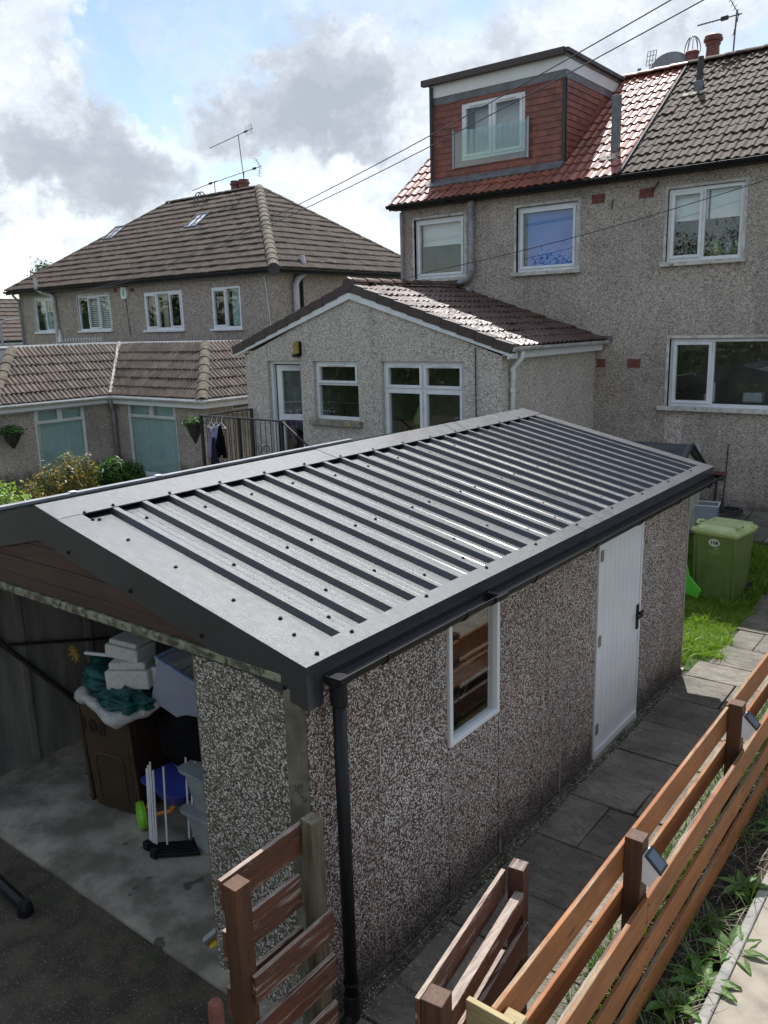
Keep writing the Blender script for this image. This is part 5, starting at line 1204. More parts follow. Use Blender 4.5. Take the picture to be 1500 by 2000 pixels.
MB().box(LF, -19.35, -19.0, 3.7, 4.7, -0.25, -0.22).build('curtain', 'cream', w3); MB().box(LF, -17.95, -17.72, 3.7, 4.7, -0.25, -0.22).build('curtain', 'cream', w3)
MB().box(LF, -18.85, -18.62, 3.7, 4.7, -0.25, -0.22).build('curtain', 'cream', w3); MB().box(LF, -25.78, -25.2, 3.75, 4.34, -0.3, -0.29).build('curtain', 'blindteal', w1)
MB().box(LF, -15.70, -15.2, 3.7, 4.7, -0.25, -0.22).build('curtain', 'blindteal', w4)
for o in oL[:2]: surround(lh, LF, o, 0.06, 'sill')
MB().box(LF, -21.0, -20.82, 4.85, 4.97, -0.01, 0.008).build('brick_vent', 'brick', lh); MB().box(LF, -20.12, -19.94, 4.82, 4.94, -0.01, 0.008).build('brick_vent', 'brick', lh)
al = thing('alarm_box', 'white burglar alarm box under the eaves of the left house', 'alarm', (-20.38, YL, 4.7))
MB().prism(LF, [(-20.50, 4.62), (-20.30, 4.62), (-20.24, 4.72), (-20.26, 4.98), (-20.52, 4.98), (-20.54, 4.72)], 0.0, 0.09).build('alarm_case', 'white', al, bevel=0.01); MB().prism(LF, [(-20.45, 4.74), (-20.37, 4.68), (-20.31, 4.88), (-20.40, 4.92)], 0.091, 0.094).build('emblem', 'brightgreen', al)
MB().tube([(-20.40, YL - 0.01, 4.62), (-20.32, YL - 0.01, 3.5)], 0.012, 4).build('wall_cable', 'rail', lh)
MB().tube([(-14.10, YL - 0.02, 5.0), (-13.95, YL - 0.02, 3.6)], 0.015, 4).build('wall_cable', 'white', lh)
ov = 0.32
c = [(XL0 - ov, YL - ov), (XL1 + ov, YL - ov), (XL1 + ov, 23.2 + ov), (XL0 - ov, 23.2 + ov)]
RA, RB = Vector((-22.4, 19.85, 7.98)), Vector((-17.75, 19.85, 7.98)); ze = 5.12
P4 = [Vector((a, b, ze)) for a, b in c]
rm = MB(); rm.quad(P4[0], P4[1], RB, RA); rm.quad(P4[1], P4[2], RB); rm.quad(P4[2], P4[3], RA, RB); rm.quad(P4[3], P4[0], RA); rm.quad(*[p + Vector((0, 0, -0.06)) for p in P4])
lroof = rm.build('roof', 'felt', lh)
F, poly = slope_poly(P4[0], P4[1], RB, RA)
cl = [0]
tile_roof(lh, lroof, 'roof_tile', F, poly, 0.33, poly[2][1] / 15, 0.042, P_PAN, 'far_tile', stag=0.0, n=0.02, jit=0.012, tilt=0.05, counter=cl, limit=190)
FLH, polyLH = F, poly
u = (P4[2] - P4[1]).normalized(); vv = (RB - P4[1]) - u * (RB - P4[1]).dot(u); F2 = Fr(P4[1], u, vv)
poly2 = [((p - P4[1]).dot(F2.u), (p - P4[1]).dot(F2.v)) for p in (P4[1], P4[2], RB)]
tile_roof(lh, lroof, 'roof_tile', F2, poly2, 0.33, poly2[2][1] / 15, 0.042, P_PAN, 'far_tile', stag=0.0, n=0.02, jit=0.012, tilt=0.05, counter=cl, limit=300)
half_round(lroof, P4[1] + Vector((0, 0, 0.05)), RB + Vector((0, 0, 0.05)), 0.16, 'hip', 'hip_tile', 0.36)
half_round(lroof, RA + Vector((0, 0, 0.05)), RB + Vector((0, 0, 0.05)), 0.12, 'far_tile', 'ridge_tile', 0.4)
half_round(lroof, P4[0] + Vector((0, 0, 0.03)), RA + Vector((0, 0, 0.03)), 0.11, 'hip', 'hip_tile', 0.36)
half_round(lroof, P4[2] + Vector((0, 0, 0.05)), RB + Vector((0, 0, 0.05)), 0.12, 'far_tile', 'hip_tile', 0.4)
MB().lathe(P4[1] + Vector((0.02, -0.02, -0.02)), [(0.14, 0), (0.16, 0.02), (0.16, 0.08)], 12, axis=(1, -1, 0)).build('hip_end', 'pipe_dark', lroof)
gutter(lh, (XL0 - ov, YL - ov - 0.05, ze), (XL1 + ov + 0.05, YL - ov - 0.05, ze), 0.055, 'black', (0, -1, 0), bracket=1.2)
gutter(lh, (XL1 + ov + 0.05, YL - ov, ze), (XL1 + ov + 0.05, 23.3, ze), 0.055, 'black', (1, 0, 0), bracket=1.2)
MB().wbox(XL0 - ov, XL1 + ov, YL - ov - 0.001, YL - ov + 0.02, ze - 0.11, ze - 0.005).build('fascia', 'black', lh); MB().wbox(XL1 + ov - 0.02, XL1 + ov + 0.001, YL - ov + 0.021, 23.3, ze - 0.11, ze - 0.005).build('fascia', 'black', lh)
def rooflight(u, v, label_n):
    # slightly proud frame with two panes, set in the main slope
    mb = MB().ring(FLH, u, u + 0.62, v, v + 0.80, 0.05, 0.03, 0.11); o = mb.build('rooflight', 'lead', lh)
    MB().box(FLH, u + 0.05, u + 0.28, v + 0.05, v + 0.75, 0.06, 0.08).build('pane', 'rooflight_glass', o); MB().box(FLH, u + 0.32, u + 0.57, v + 0.05, v + 0.75, 0.06, 0.08).build('pane', 'rooflight_glass', o)
    MB().box(FLH, u + 0.28, u + 0.32, v + 0.05, v + 0.75, 0.05, 0.10).build('glazing_bar', 'lead', o)
    MB().box(FLH, u - 0.1, u + 0.75, v - 0.16, v, 0.06, 0.075).build('flashing_apron', 'lead', o)
MT['rooflight_glass'] = mat('rooflight_glass', (0.62, 0.66, 0.72), None, rough=0.08, spec=1.0, ior=1.8)
rooflight(7.55, 2.75, 0); rooflight(3.05, 2.75, 1)
for i, (xx, tilt) in enumerate(((-20.9, 0),)):
    hoop = MB()
    for s in (0, 0.16):
        pts = []
        for j in range(11):
            a = math.pi * j / 10; pts.append((-19.95 + s, 19.2 - 0.22 * math.cos(a), 7.55 + 0.50 * math.sin(a)))
        hoop.tube(pts, 0.018, 5)
    hoop.build('roof_ladder_hook', 'darkmetal', lh)
cs = MB().wbox(-19.75, -18.75, 20.0, 20.5, 7.6, 8.04).build('chimney', 'harl_left', lh)
for x, r in ((-19.22, 0.17), (-18.82, 0.18)):
    MB().lathe((x, 20.2, 8.0), [(r, 0), (r * 0.95, 0.28), (r * 1.15, 0.30), (r * 1.15, 0.34), (r * 0.95, 0.36), (r, 0.42), (r * 0.6, 0.43)], 12).build('chimney_pot', 'pot', cs)
a1 = yagi('television_aerial', 'topmost aerial on the tall mast above the left house chimney pots', (-18.78, 20.2, 8.2), (-18.98, 20.23, 9.83), (-20.05, 19.9, 9.52), (-18.45, 20.4, 9.98), n=4, el=0.05, ang=(0.2, -0.3, 1))
yagi('television_aerial', 'middle long aerial with comb reflector just above the left house chimney pots', (-18.80, 20.16, 8.2), (-18.80, 20.22, 8.66), (-20.1, 19.9, 8.42), (-18.15, 20.4, 8.78), n=4, el=0.05)
yagi('television_aerial', 'lowest short aerial on the left house ridge, left of the chimney pots', (-19.85, 19.85, 7.9), (-19.87, 19.85, 8.45), (-20.85, 19.7, 8.25), (-19.80, 19.9, 8.47), n=3, el=0.04, refl=False)
d = MB().tube([(-24.95, YL - 0.36, 5.50), (-24.93, YL - 0.36, 5.12), (-24.72, YL - 0.25, 5.0), (-24.55, YL - 0.1, 4.93), (-24.42, YL - 0.08, 4.85), (-24.36, YL - 0.07, -0.1)], 0.075, 8).build('soil_pipe', 'whitegutter', lh)
MB().tube([(-13.70, 17.35, 5.52), (-13.62, 17.35, 5.05), (-13.62, 17.12, 4.92), (-13.66, 17.02, 4.75), (-13.66, 17.02, 3.0)], 0.085, 8).build('soil_pipe', 'whitegutter', lh)
MB().tube([(-13.66, 17.25, 5.0), (-13.66, 17.25, 3.2)], 0.05, 8).build('rainwater_pipe', 'black', lh)
MB().tube([(-26.62, YL - 0.36, 5.08), (-26.62, YL - 0.30, 4.95), (-26.72, YL - 0.08, 4.8), (-26.72, YL - 0.07, 0)], 0.045, 8).build('rainwater_pipe', 'greypipe', lh)
# distant house and tree at far left
fh = thing('house', 'distant brown-roofed house at the far left edge behind the street lamp', 'house', (-45, 24, 0))
fb = MB(); FFH = Fr((-45, 14, 3.25), (0, 1, 0), (-3.2, 0, 2.5)); mb = MB(); mb.box(FFH, 0, 16, 0, 4.06, -0.05, 0); mb.quad((-48.2, 14, 5.75), (-48.2, 30, 5.75), (-51.4, 30, 3.25), (-51.4, 14, 3.25)); fr_ = mb.build('roof', 'felt', fh)
tile_roof(fh, fr_, 'roof_tile', FFH, [(0, 0), (16, 0), (16, 4.06), (0, 4.06)], 0.5, 0.4, 0.05, P_PAN, 'far_tile', stag=0, n=0.02, limit=0)
MB().wbox(-51, -45.3, 14.3, 29.7, -0.3, 3.2).build('wall', 'harl_left', fh); MB().wbox(-45.29, -45.0, 14, 30, 3.05, 3.16).build('gutter', 'whitegutter', fh)
sl = thing('street_lamp', 'thin grey street lamp before the distant brown roof', 'street lamp', (-33.5, 19, 0)); MB().tube([(-33.5, 19, 0), (-33.5, 19, 4.1)], 0.06, 6).build('lamp_column', 'metal', sl); MB().tube([(-33.5, 19, 4.05), (-33.4, 19.2, 4.25), (-33.2, 19.8, 4.3)], 0.045, 6).build('lamp_arm', 'metal', sl)

# ------------------------------------------------------------------ leaves
def leaf_cloud(name, centres, radii, count, size, m, parent=None, up=0.3, seed=0, shell=0.5, stretch=1.0):
    r = np.random.default_rng(seed); centres = np.array(centres, float); radii = np.array(radii, float)
    wgt = radii.prod(axis=1) ** (2 / 3); wgt = wgt / wgt.sum(); idx = r.choice(len(centres), count, p=wgt)
    d = r.normal(size=(count, 3)); d /= np.linalg.norm(d, axis=1)[:, None]; rad = shell + (1 - shell) * r.random(count); rad *= (1 + 0.22 * r.normal(size=count) * (r.random(count) < 0.3))
    c = centres[idx] + d * radii[idx] * rad[:, None]
    nrm = d + r.normal(size=(count, 3)) * 0.7; nrm[:, 2] += up; nrm /= np.linalg.norm(nrm, axis=1)[:, None]
    t = np.cross(nrm, r.normal(size=(count, 3))); t /= np.linalg.norm(t, axis=1)[:, None]; b = np.cross(nrm, t)
    s = size * (0.6 + 0.8 * r.random(count))[:, None]; t *= s * stretch; b *= s * 0.5
    fold = nrm * s * 0.15
    vs = np.stack([c - t * 0.5, c + b * 0.55 + fold, c + t * 0.5, c - b * 0.55 + fold], 1).reshape(-1, 3)
    fs = np.arange(count * 4).reshape(-1, 4); return from_arrays(name, vs, fs, m, parent)
def blades(name, pts, h, wd, m, lean=0.5, seed=0, parent=None, segs=2):
    """curved grass blades rooted at pts (N,3)"""
    r = np.random.default_rng(seed); n = len(pts); pts = np.asarray(pts, float); a = r.random(n) * 2 * np.pi; hh = h * (0.5 + 0.8 * r.random(n)); ln = lean * (0.3 + r.random(n))
    dirx = np.stack([np.cos(a), np.sin(a), np.zeros(n)], 1); b2 = a + r.normal(size=n) * 1.2; sx = np.stack([-np.sin(b2), np.cos(b2), np.zeros(n)], 1)
    rows = []
    for k in range(segs + 1):
        t = k / segs; w_ = wd * (1 - 0.85 * t ** 1.5); c = pts + dirx * (ln * hh * t * t)[:, None]; c[:, 2] += hh * (t - 0.35 * ln * t * t)
        rows += [c - sx * w_ / 2, c + sx * w_ / 2]
    vs = np.stack(rows, 1).reshape(-1, 3); m_ = 2 * (segs + 1); base = (np.arange(n) * m_)[:, None]
    fs = np.concatenate([base + np.array([[2 * k, 2 * k + 1, 2 * k + 3, 2 * k + 2]]) for k in range(segs)], 0); return from_arrays(name, vs, fs, m, parent)
N = 42000
gxs = rng.uniform(-1.6, 0.20, N); gys = rng.uniform(8.28, 12.02, N); edge = 0.17 + 0.04 * np.sin(gys * 5) + 0.03 * np.sin(gys * 13)
keep = (gxs < edge) & ~((gxs > -0.02 - 0.3 * (8.75 - gys)) & (gys < 8.7) & (gxs > -0.1))
gxs, gys = gxs[keep], gys[keep]; gz_ = np.interp(gys, lys, lzs)
o = blades('grass', np.stack([gxs, gys, gz_ - 0.01], 1), 0.085, 0.008, 'grass', 0.9, 3); o['kind'] = 'stuff'
tx, ty = [], []
for i in range(70):
    cx, cy = rng.uniform(-0.9, 0.22), rng.uniform(8.35, 11.9); k = 40; tx.append(rng.normal(cx, 0.035, k)); ty.append(rng.normal(cy, 0.035, k))
tx = np.concatenate(tx); ty = np.concatenate(ty); o = blades('grass', np.stack([tx, ty, np.interp(ty, lys, lzs)], 1), 0.15, 0.012, 'grass', 1.0, 4, segs=3); o['kind'] = 'stuff'
# tufts in the soil bed and between the slats
tx, ty = [], []
for i in range(85):
    cy = rng.uniform(2.2, 12.0); cx = rng.choice([rng.uniform(1.02, 1.20), rng.uniform(1.25, 1.54)]); k = rng.integers(10, 34); tx.append(rng.normal(cx, 0.03, k)); ty.append(rng.normal(cy, 0.05, k))
tx = np.concatenate(tx); ty = np.concatenate(ty); o = blades('grass', np.stack([tx, ty, np.full(len(tx), -0.15)], 1), 0.19, 0.010, 'weed', 1.1, 5, segs=4); o['kind'] = 'stuff'
def weed(x, y, r, n, label, seed, m='weed', broad=0.32, h=0.5, grp='broad-leaved weeds in the soil bed'):
    rr = random.Random(seed); t = thing('weed', label, 'weed', (x, y, -0.15), grp); 
    for i in range(n):
        a = i * 2.4 + rr.uniform(-0.3, 0.3); L = r * rr.uniform(0.6, 1.1); mb = MB(); K = 6
        up = h * rr.uniform(0.6, 1.2)
        for k in range(K + 1):
            s = k / K; ww = L * broad * math.sin(math.pi * min(0.97, 0.12 + s * 0.88)) ; d_ = L * s; zz = -0.15 + L * up * (1.5 * s - s * s)
            cx, cy = x + math.cos(a) * d_, y + math.sin(a) * d_; wob = 1 + 0.18 * math.sin(k * 3 + i)
            for e, dz in ((-0.5, 0.015), (0, 0), (0.5, 0.015)): mb.v.append(Vector((cx - math.sin(a) * ww * e * wob, cy + math.cos(a) * ww * e * wob, zz + dz)))
        for k in range(K):
            for j in range(2): q = k * 3 + j; mb.f.append((q, q + 1, q + 4, q + 3))
        mb.build('leaf', m, t, smooth=True)
wl = [(1.20, 3.3, 'leafy weed pushing between the lowest slats near the second gate'), (1.50, 7.0, 'leafy weed at the right edge beside the farther fence post'), (1.44, 4.2, 'leafy weed between the dock plant and the path edging'), (1.46, 3.45, 'largest broad-leaved dock plant low in the soil bed at the bottom edge'), (1.34, 3.95, 'leafy weed in the soil between fence and path, second from the bottom edge'),
      (1.52, 4.55, 'leafy weed on the path edging, third from the bottom edge'), (1.40, 5.2, 'leafy weed in the soil beside the fence, fourth from the bottom edge'), (1.48, 6.0, 'upper leafy weed near the right edge beyond the fourth one'), (1.36, 2.95, 'leafy weed squeezed under the lowest near slat')]
for i, (x, y, lab) in enumerate(wl): weed(x, y, 0.20 if i else 0.27, 11 + i % 3, lab, i)
# bushes in the neighbour's garden
def bush(name, label, loc, cs, rs, cnt, size, m, m2=None, seed=0, stretch=1.3):
    t = thing(name, label, 'bush', loc)
    leaf_cloud('foliage', cs, rs, cnt, size, m, t, seed=seed, shell=0.35, stretch=stretch)
    if m2: leaf_cloud('foliage', cs, [(a * 1.04, b * 1.04, c * 1.05) for a, b, c in rs], cnt // 2, size, m2, t, seed=seed + 9, shell=0.6, stretch=stretch)
    st = MB()
    for i in range(9):
        a = i * 0.7; st.tube([loc, (loc[0] + 0.3 * math.cos(a), loc[1] + 0.3 * math.sin(a), loc[2] + rs[0][2] * 1.7)], [0.02, 0.006], 5)
    st.build('stems', 'bark', t); return t
bush('golden_shrub', 'golden-orange and green shrub in front of the left window', (-12.0, 8.4, -0.1), [(-12.0, 8.2, 0.75), (-12.1, 8.7, 0.85), (-11.8, 7.7, 0.6), (-12.3, 9.2, 0.85)], [(0.36, 0.34, 0.46), (0.32, 0.34, 0.5), (0.3, 0.3, 0.4), (0.22, 0.24, 0.42)], 2600, 0.055, 'oliveleaf', 'goldleaf', 2)
bush('green_shrub', 'feathery dark green shrub below the downpipe between the two blinds', (-13.0, 10.6, -0.1), [(-13.0, 10.3, 0.58), (-12.8, 10.65, 0.5), (-13.1, 9.95, 0.5)], [(0.30, 0.34, 0.38), (0.26, 0.28, 0.32), (0.24, 0.28, 0.32)], 4500, 0.06, 'fern', None, 3, 2.4)
bush('lime_shrub', 'bright lime-green leafy shrub at the left edge behind the garage ridge', (-5.95, 4.2, 0), [(-5.95, 4.22, 1.66), (-5.85, 4.45, 1.55), (-6.1, 3.9, 1.74), (-5.8, 4.6, 1.38)], [(0.35, 0.35, 0.48), (0.3, 0.28, 0.38), (0.35, 0.35, 0.42), (0.25, 0.25, 0.34)], 5000, 0.055, 'limeleaf', None, 4)
tr = thing('tree', 'small tree top just showing above the eaves of the left house', 'tree', (-37.7, 24, 0)); MB().tube([(-37.7, 24, 0), (-34.1, 24, 4), (-34, 24.1, 6.2)], [0.2, 0.14, 0.05], 8).build('trunk', 'bark', tr); leaf_cloud('crown', [(-37.7, 24, 6.5), (-37.1, 24.2, 6.2), (-38.3, 24, 6.1)], [(0.9, 0.8, 0.75), (0.6, 0.6, 0.5), (0.7, 0.7, 0.6)], 1800, 0.16, 'hedge', tr, seed=6)
# hanging baskets
hbk = thing('hanging_basket', 'dark cone-shaped hanging basket with trailing plant by the railing corner', 'hanging basket', (-8.55, 8.98, 1.75)); MB().lathe((-8.53, 8.98, 1.72), [(0.015, 0), (0.09, 0.16), (0.155, 0.34), (0.15, 0.35)], 12).build('basket', 'rail', hbk); leaf_cloud('plant', [(-8.53, 8.98, 2.08)], [(0.19, 0.18, 0.09)], 450, 0.06, 'fern', hbk, seed=8)
hb2 = thing('hanging_basket', 'dark hanging basket at the left frame edge on the neighbour wall', 'hanging basket', (-14.35, 8.9, 1.5)); MB().lathe((-14.35, 8.85, 1.25), [(0.02, 0), (0.12, 0.15), (0.2, 0.32), (0.19, 0.33)], 12).build('basket', 'rail', hb2); leaf_cloud('plant', [(-14.35, 8.85, 1.62)], [(0.24, 0.24, 0.14)], 400, 0.07, 'fern', hb2, seed=12)

# green boundary fence behind the garage ridge
bf = thing('board_fence', 'algae-green board fence with a pale capping behind the garage ridge', 'fence', (-5.0, 6, 0))
yy = 2.8
while yy < 8.9:
    MB().wbox(-5.02, -5.0, yy, yy + 1.20, 0.0, 0.445).build('fence_board', 'greenboard', bf, bevel=0.003); MB().wbox(-5.02, -5.0, yy, yy + 1.20, 0.45, 0.895).build('fence_board', 'greenboard', bf, bevel=0.003)
    MB().wbox(-5.02, -5.0, yy, yy + 1.20, 1.60, 1.995).build('fence_board', 'greenboard', bf, bevel=0.003); MB().wbox(-5.02, -5.0, yy, yy + 1.20, 0.9, 1.595).build('fence_board', 'greenboard', bf, bevel=0.003); yy += 1.205
MB().wbox(-5.05, -4.975, 2.75, 8.9, 2.0, 2.03).build('capping', 'greypipe', bf, bevel=0.004)
for y_ in (2.8, 4.35, 5.9, 7.45, 8.9): MB().wbox(-5.09, -5.021, y_ - 0.04, y_ + 0.04, -0.3, 1.99).build('post', 'greenboard', bf)
for y_ in (4.5, 5.55): MB().lathe((-5.0, y_, 2.03), [(0.035, 0), (0.04, 0.012), (0.01, 0.02)], 10).build('capping_disc', 'white', bf)

# small shed behind the garage
sh = thing('garden_shed', 'small cream shed with grey shingle roof just behind the garage far corner', 'shed', (-1.6, 11.7, 0))
SX0, SX1, SY0, SY1, SZE, SZP = -2.05, -1.13, 11.0, 12.5, 1.38, 1.82
MB().wbox(SX0, SX1 - 0.06, SY0 + 0.05, SY1 - 0.05, 0, SZE).build('shed_wall', 'creamwall', sh)
ym = (SY0 + SY1) / 2
MB().prism(Fr((SX1 - 0.06, 0, 0), (0, 1, 0), (0, 0, 1)), [(SY0 + 0.05, SZE), (SY1 - 0.05, SZE), (ym, SZP - 0.07)], -0.04, 0.0).build('shed_gable', 'creamwall', sh)
for s in (1, -1):
    Fs = Fr((SX0, SY0 - 0.04, SZE - 0.03), (1, 0, 0), (0, ym - SY0 + 0.04, SZP - SZE + 0.03)) if s > 0 else Fr((SX1, SY1 + 0.04, SZE - 0.03), (-1, 0, 0), (0, ym - SY1 - 0.04, SZP - SZE + 0.03))
    Ls = math.hypot(ym - SY0 + 0.04, SZP - SZE + 0.03); mb = MB().box(Fs, 0, SX1 - SX0, 0, Ls, -0.03, 0.0); ro = mb.build('shed_roof', 'felt', sh)
    for r_ in range(5):
        for c_ in range(4): u_ = 0.0 + c_ * 0.2125; MB().box(Fs, u_ + 0.002, u_ + 0.2105, r_ * Ls / 5, (r_ + 1) * Ls / 5 - 0.002, 0.001, 0.010 - 0.001 * (r_ % 2)).build('shingle', 'shedtile', ro)
MB().tube([(SX1 + 0.02, SY0 - 0.05, SZE - 0.02), (SX1 + 0.02, ym, SZP + 0.015), (SX1 + 0.02, SY1 + 0.05, SZE - 0.02)], 0.022, 6).build('verge_trim', 'rail', sh)
# ------------------------------------------------------------------ text as mesh
def text_mesh(name, txt, size, F, m, parent, depth=0.001, sx=1.0, bold=0.0):
    cu = bpy.data.curves.new(name, 'FONT'); cu.body = txt; cu.size = size; cu.align_x = 'CENTER'; cu.align_y = 'CENTER'; cu.extrude = depth; cu.offset = bold
    o = bpy.data.objects.new('tmp', cu); col.objects.link(o)
    dg = bpy.context.evaluated_depsgraph_get(); me = bpy.data.meshes.new_from_object(o.evaluated_get(dg)); bpy.data.objects.remove(o)
    me.name = name; me.materials.clear(); me.materials.append(MT[m])
    o = bpy.data.objects.new(name, me); col.objects.link(o); o.parent = parent
    org = ORG[parent.name]; M0 = Matrix((F.u * sx, F.v, F.n)).transposed().to_4x4()
    o.matrix_basis = Matrix.Translation(F.o - org) @ M0; ORG[o.name] = org.copy(); return o
def tapered(mb, c, w0, d0, w1, d1, z0, z1, rad=0.04, n=4):
    """rounded-rectangle frustum"""
    base = len(mb.v); rings = 0
    def ring(w, d, z, r):
        pts = []
        for cx, cy, a0 in ((w / 2 - r, d / 2 - r, 0), (-w / 2 + r, d / 2 - r, 90), (-w / 2 + r, -d / 2 + r, 180), (w / 2 - r, -d / 2 + r, 270)):
            for k in range(n): a = math.radians(a0 + 90 * k / (n - 1)); pts.append(Vector((c[0] + cx + r * math.cos(a), c[1] + cy + r * math.sin(a), z)))
        return pts
    m = 4 * n
    for (w, d, z) in ((w0, d0, z0), (w1, d1, z1)): mb.v += ring(w, d, z, rad)
    for j in range(m): j2 = (j + 1) % m; mb.f.append((base + j, base + j2, base + m + j2, base + m + j))
    mb.f.append(tuple(base + j for j in reversed(range(m)))); mb.f.append(tuple(base + m + j for j in range(m))); return mb
def wheelie(name, label, cx, cy, rot, body, lidm, W=0.56, Dp=0.64, H=0.93, lid=True, z0=0.0):
    b = thing(name, label, 'wheelie bin', (cx, cy, z0)); Z = lambda z: z0 + z
    mb = MB(); tapered(mb, (cx, cy), W * 0.84, Dp * 0.76, W * 0.97, Dp * 0.93, Z(0.03), Z(H - 0.03), 0.05)
    bo = mb.build('bin_body', body, b, bevel=0.006)
    mb = MB(); tapered(mb, (cx, cy), W * 1.0, Dp * 0.98, W * 1.03, Dp * 1.0, Z(H - 0.06), Z(H - 0.025), 0.05); mb.build('rim', body if not lid else lidm, b, bevel=0.004)
    # recessed outline on the front
    t = 0.012; Fb = Fr((cx, cy - Dp * 0.38 - 0.0005, Z(0.03)), (1, 0, 0), (0, -Dp * 0.085, H - 0.06))
    arch = [(-0.135, 0.05), (-0.135, 0.40), (-0.12, 0.45), (-0.08, 0.47), (0.08, 0.47), (0.12, 0.45), (0.135, 0.40), (0.135, 0.05)]
    MB().tube([Fb.p(u_, v_, 0.001) for u_, v_ in arch], 0.007, 6).build('panel_ridge', body, bo)
    for s in (-1, 1): MB().box(Fb, s * W * 0.44 - 0.014, s * W * 0.44 + 0.014, 0.02, H - 0.12, -0.03, 0.004).build('corner_rib', body, bo, bevel=0.004)
    MB().tube([(cx - W * 0.50, cy + Dp * 0.40, Z(0.10)), (cx + W * 0.50, cy + Dp * 0.40, Z(0.10))], 0.012, 8).build('axle', 'metal', b)
    for s in (-1, 1):
        wh = MB().lathe((cx + s * (W * 0.47) - 0.025, cy + Dp * 0.42, Z(0.10)), [(0.06, 0), (0.098, 0.004), (0.10, 0.02), (0.098, 0.046), (0.06, 0.05)], 20, axis=(1, 0, 0)).build('wheel', 'tyre', b)
    MB().tube([(cx - W * 0.42, cy + Dp * 0.55, Z(H - 0.03)), (cx + W * 0.42, cy + Dp * 0.55, Z(H - 0.03))], 0.016, 8).build('handle_bar', body, b)
    if lid:
        mb = MB(); tapered(mb, (cx, cy + 0.0), W * 1.08, Dp * 1.08, W * 1.05, Dp * 1.05, Z(H - 0.023), Z(H + 0.012), 0.05); ld = mb.build('lid', lidm, b, bevel=0.004)
        mb = MB(); tapered(mb, (cx, cy + 0.01), W * 0.98, Dp * 0.96, W * 0.80, Dp * 0.78, Z(H + 0.0125), Z(H + 0.06), 0.07, 6); mb.build('lid_dome', lidm, ld, smooth=False, bevel=0.012)
        for s in (-1, 1):
            pts = [(cx + s * W * 0.40, cy - Dp * 0.30, Z(H + 0.045)), (cx + s * W * 0.46, cy - Dp * 0.38, Z(H + 0.07)), (cx + s * W * 0.47, cy - Dp * 0.28, Z(H + 0.085)), (cx + s * W * 0.44, cy - Dp * 0.12, Z(H + 0.07)), (cx + s * W * 0.42, cy - Dp * 0.05, Z(H + 0.045))]
            MB().tube(pts, 0.020, 8).build('lid_handle', lidm, ld, smooth=True)
        MB().tube([(cx - W * 0.40, cy + Dp * 0.50, Z(H + 0.03)), (cx + W * 0.40, cy + Dp * 0.50, Z(H + 0.03))], 0.013, 8).build('hinge_rod', lidm, ld)
    return b, bo, Fb
gb, gbo, Fb = wheelie('wheelie_bin', 'green wheelie bin numbered 108 standing on the grass beyond the garage', -0.335, 10.72, 0, 'bingreen', 'lidgreen', W=0.575, Dp=0.62, H=0.95)
def sub(F, u, v, n): return Fr(F.p(u, v, n), F.u, F.v)
mb = MB(); mb.prism(sub(Fb, 0.0, 0.77, 0.0), [(0.072 * math.cos(a), 0.05 * math.sin(a)) for a in np.linspace(0, 2 * math.pi, 28, endpoint=False)], 0.0, 0.0035); stk = mb.build('number_sticker', 'sticker', gb)
text_mesh('number', '108', 0.062, sub(Fb, 0.0, 0.768, 0.0042), 'printblack', stk, sx=1.15, bold=0.0016)
mk = MB(); rr = random.Random(5)
for i in range(9): mk.box(sub(Fb, -0.075 + i * 0.018, 0.655 + 0.004 * math.sin(i * 2.2), 0.001), 0, 0.004, -0.010 * (0.6 + rr.random() * 0.6), 0.012 * (0.6 + rr.random() * 0.7), 0, 0.0015)
for i in range(7): mk.box(sub(Fb, -0.035 + i * 0.017, 0.636, 0.001), 0, 0.012, -0.004, 0.003, 0, 0.0015)
for (u_, v_, a) in ((0.022, 0.69, 0.5), (0.045, 0.692, -0.5), (0.03, 0.704, 0.2), (0.054, 0.705, -0.9), (0.015, 0.700, -0.3)):
    Fq = sub(Fb, u_, v_, 0.001); Fq = Fr(Fq.o, Fq.u * math.cos(a) + Fq.v * math.sin(a), -Fq.u * math.sin(a) + Fq.v * math.cos(a)); mk.prism(Fq, [(-0.013, 0), (-0.005, -0.006), (0.010, -0.003), (0.013, 0.004), (0, 0.006)], 0, 0.0015)
mk.build('faded_emblem', 'printpale', gb)
gb.rotation_euler.z = -0.14
# ---- toy and tub near the bin
ty_ = MB(); F0 = Fr((-0.60, 10.0, 0.38), (1, 0.2, -0.55), (0.4, 0, 0.8)); ty_.prism(F0, [(-0.12, -0.16), (0.26, -0.10), (0.24, 0.02), (0.04, 0.10), (-0.10, 0.26)], -0.02, 0.02)
tag(ty_.build('plastic_toy', 'brightgreen', None, bevel=0.012), 'bright green plastic toy lying on the grass between garage and wheelie bin', 'toy')
cb = thing('storage_tub', 'clear plastic tub of red and orange toys on the paving behind the garage corner', 'tub', (-1.12, 12.45, 0.55))
mb = MB(); mb.ring(Fr((-1.12, 12.45, 0.60), (1, 0.2, 0), (-0.2, 1, 0)), -0.21, 0.21, -0.16, 0.16, 0.006, 0.0, 0.24); mb.build('tub_wall', 'clearplastic', cb); MB().ring(Fr((-1.12, 12.45, 0.84), (1, 0.2, 0), (-0.2, 1, 0)), -0.225, 0.225, -0.175, 0.175, 0.02, 0.0, 0.015).build('tub_rim', 'blindwhite', cb)
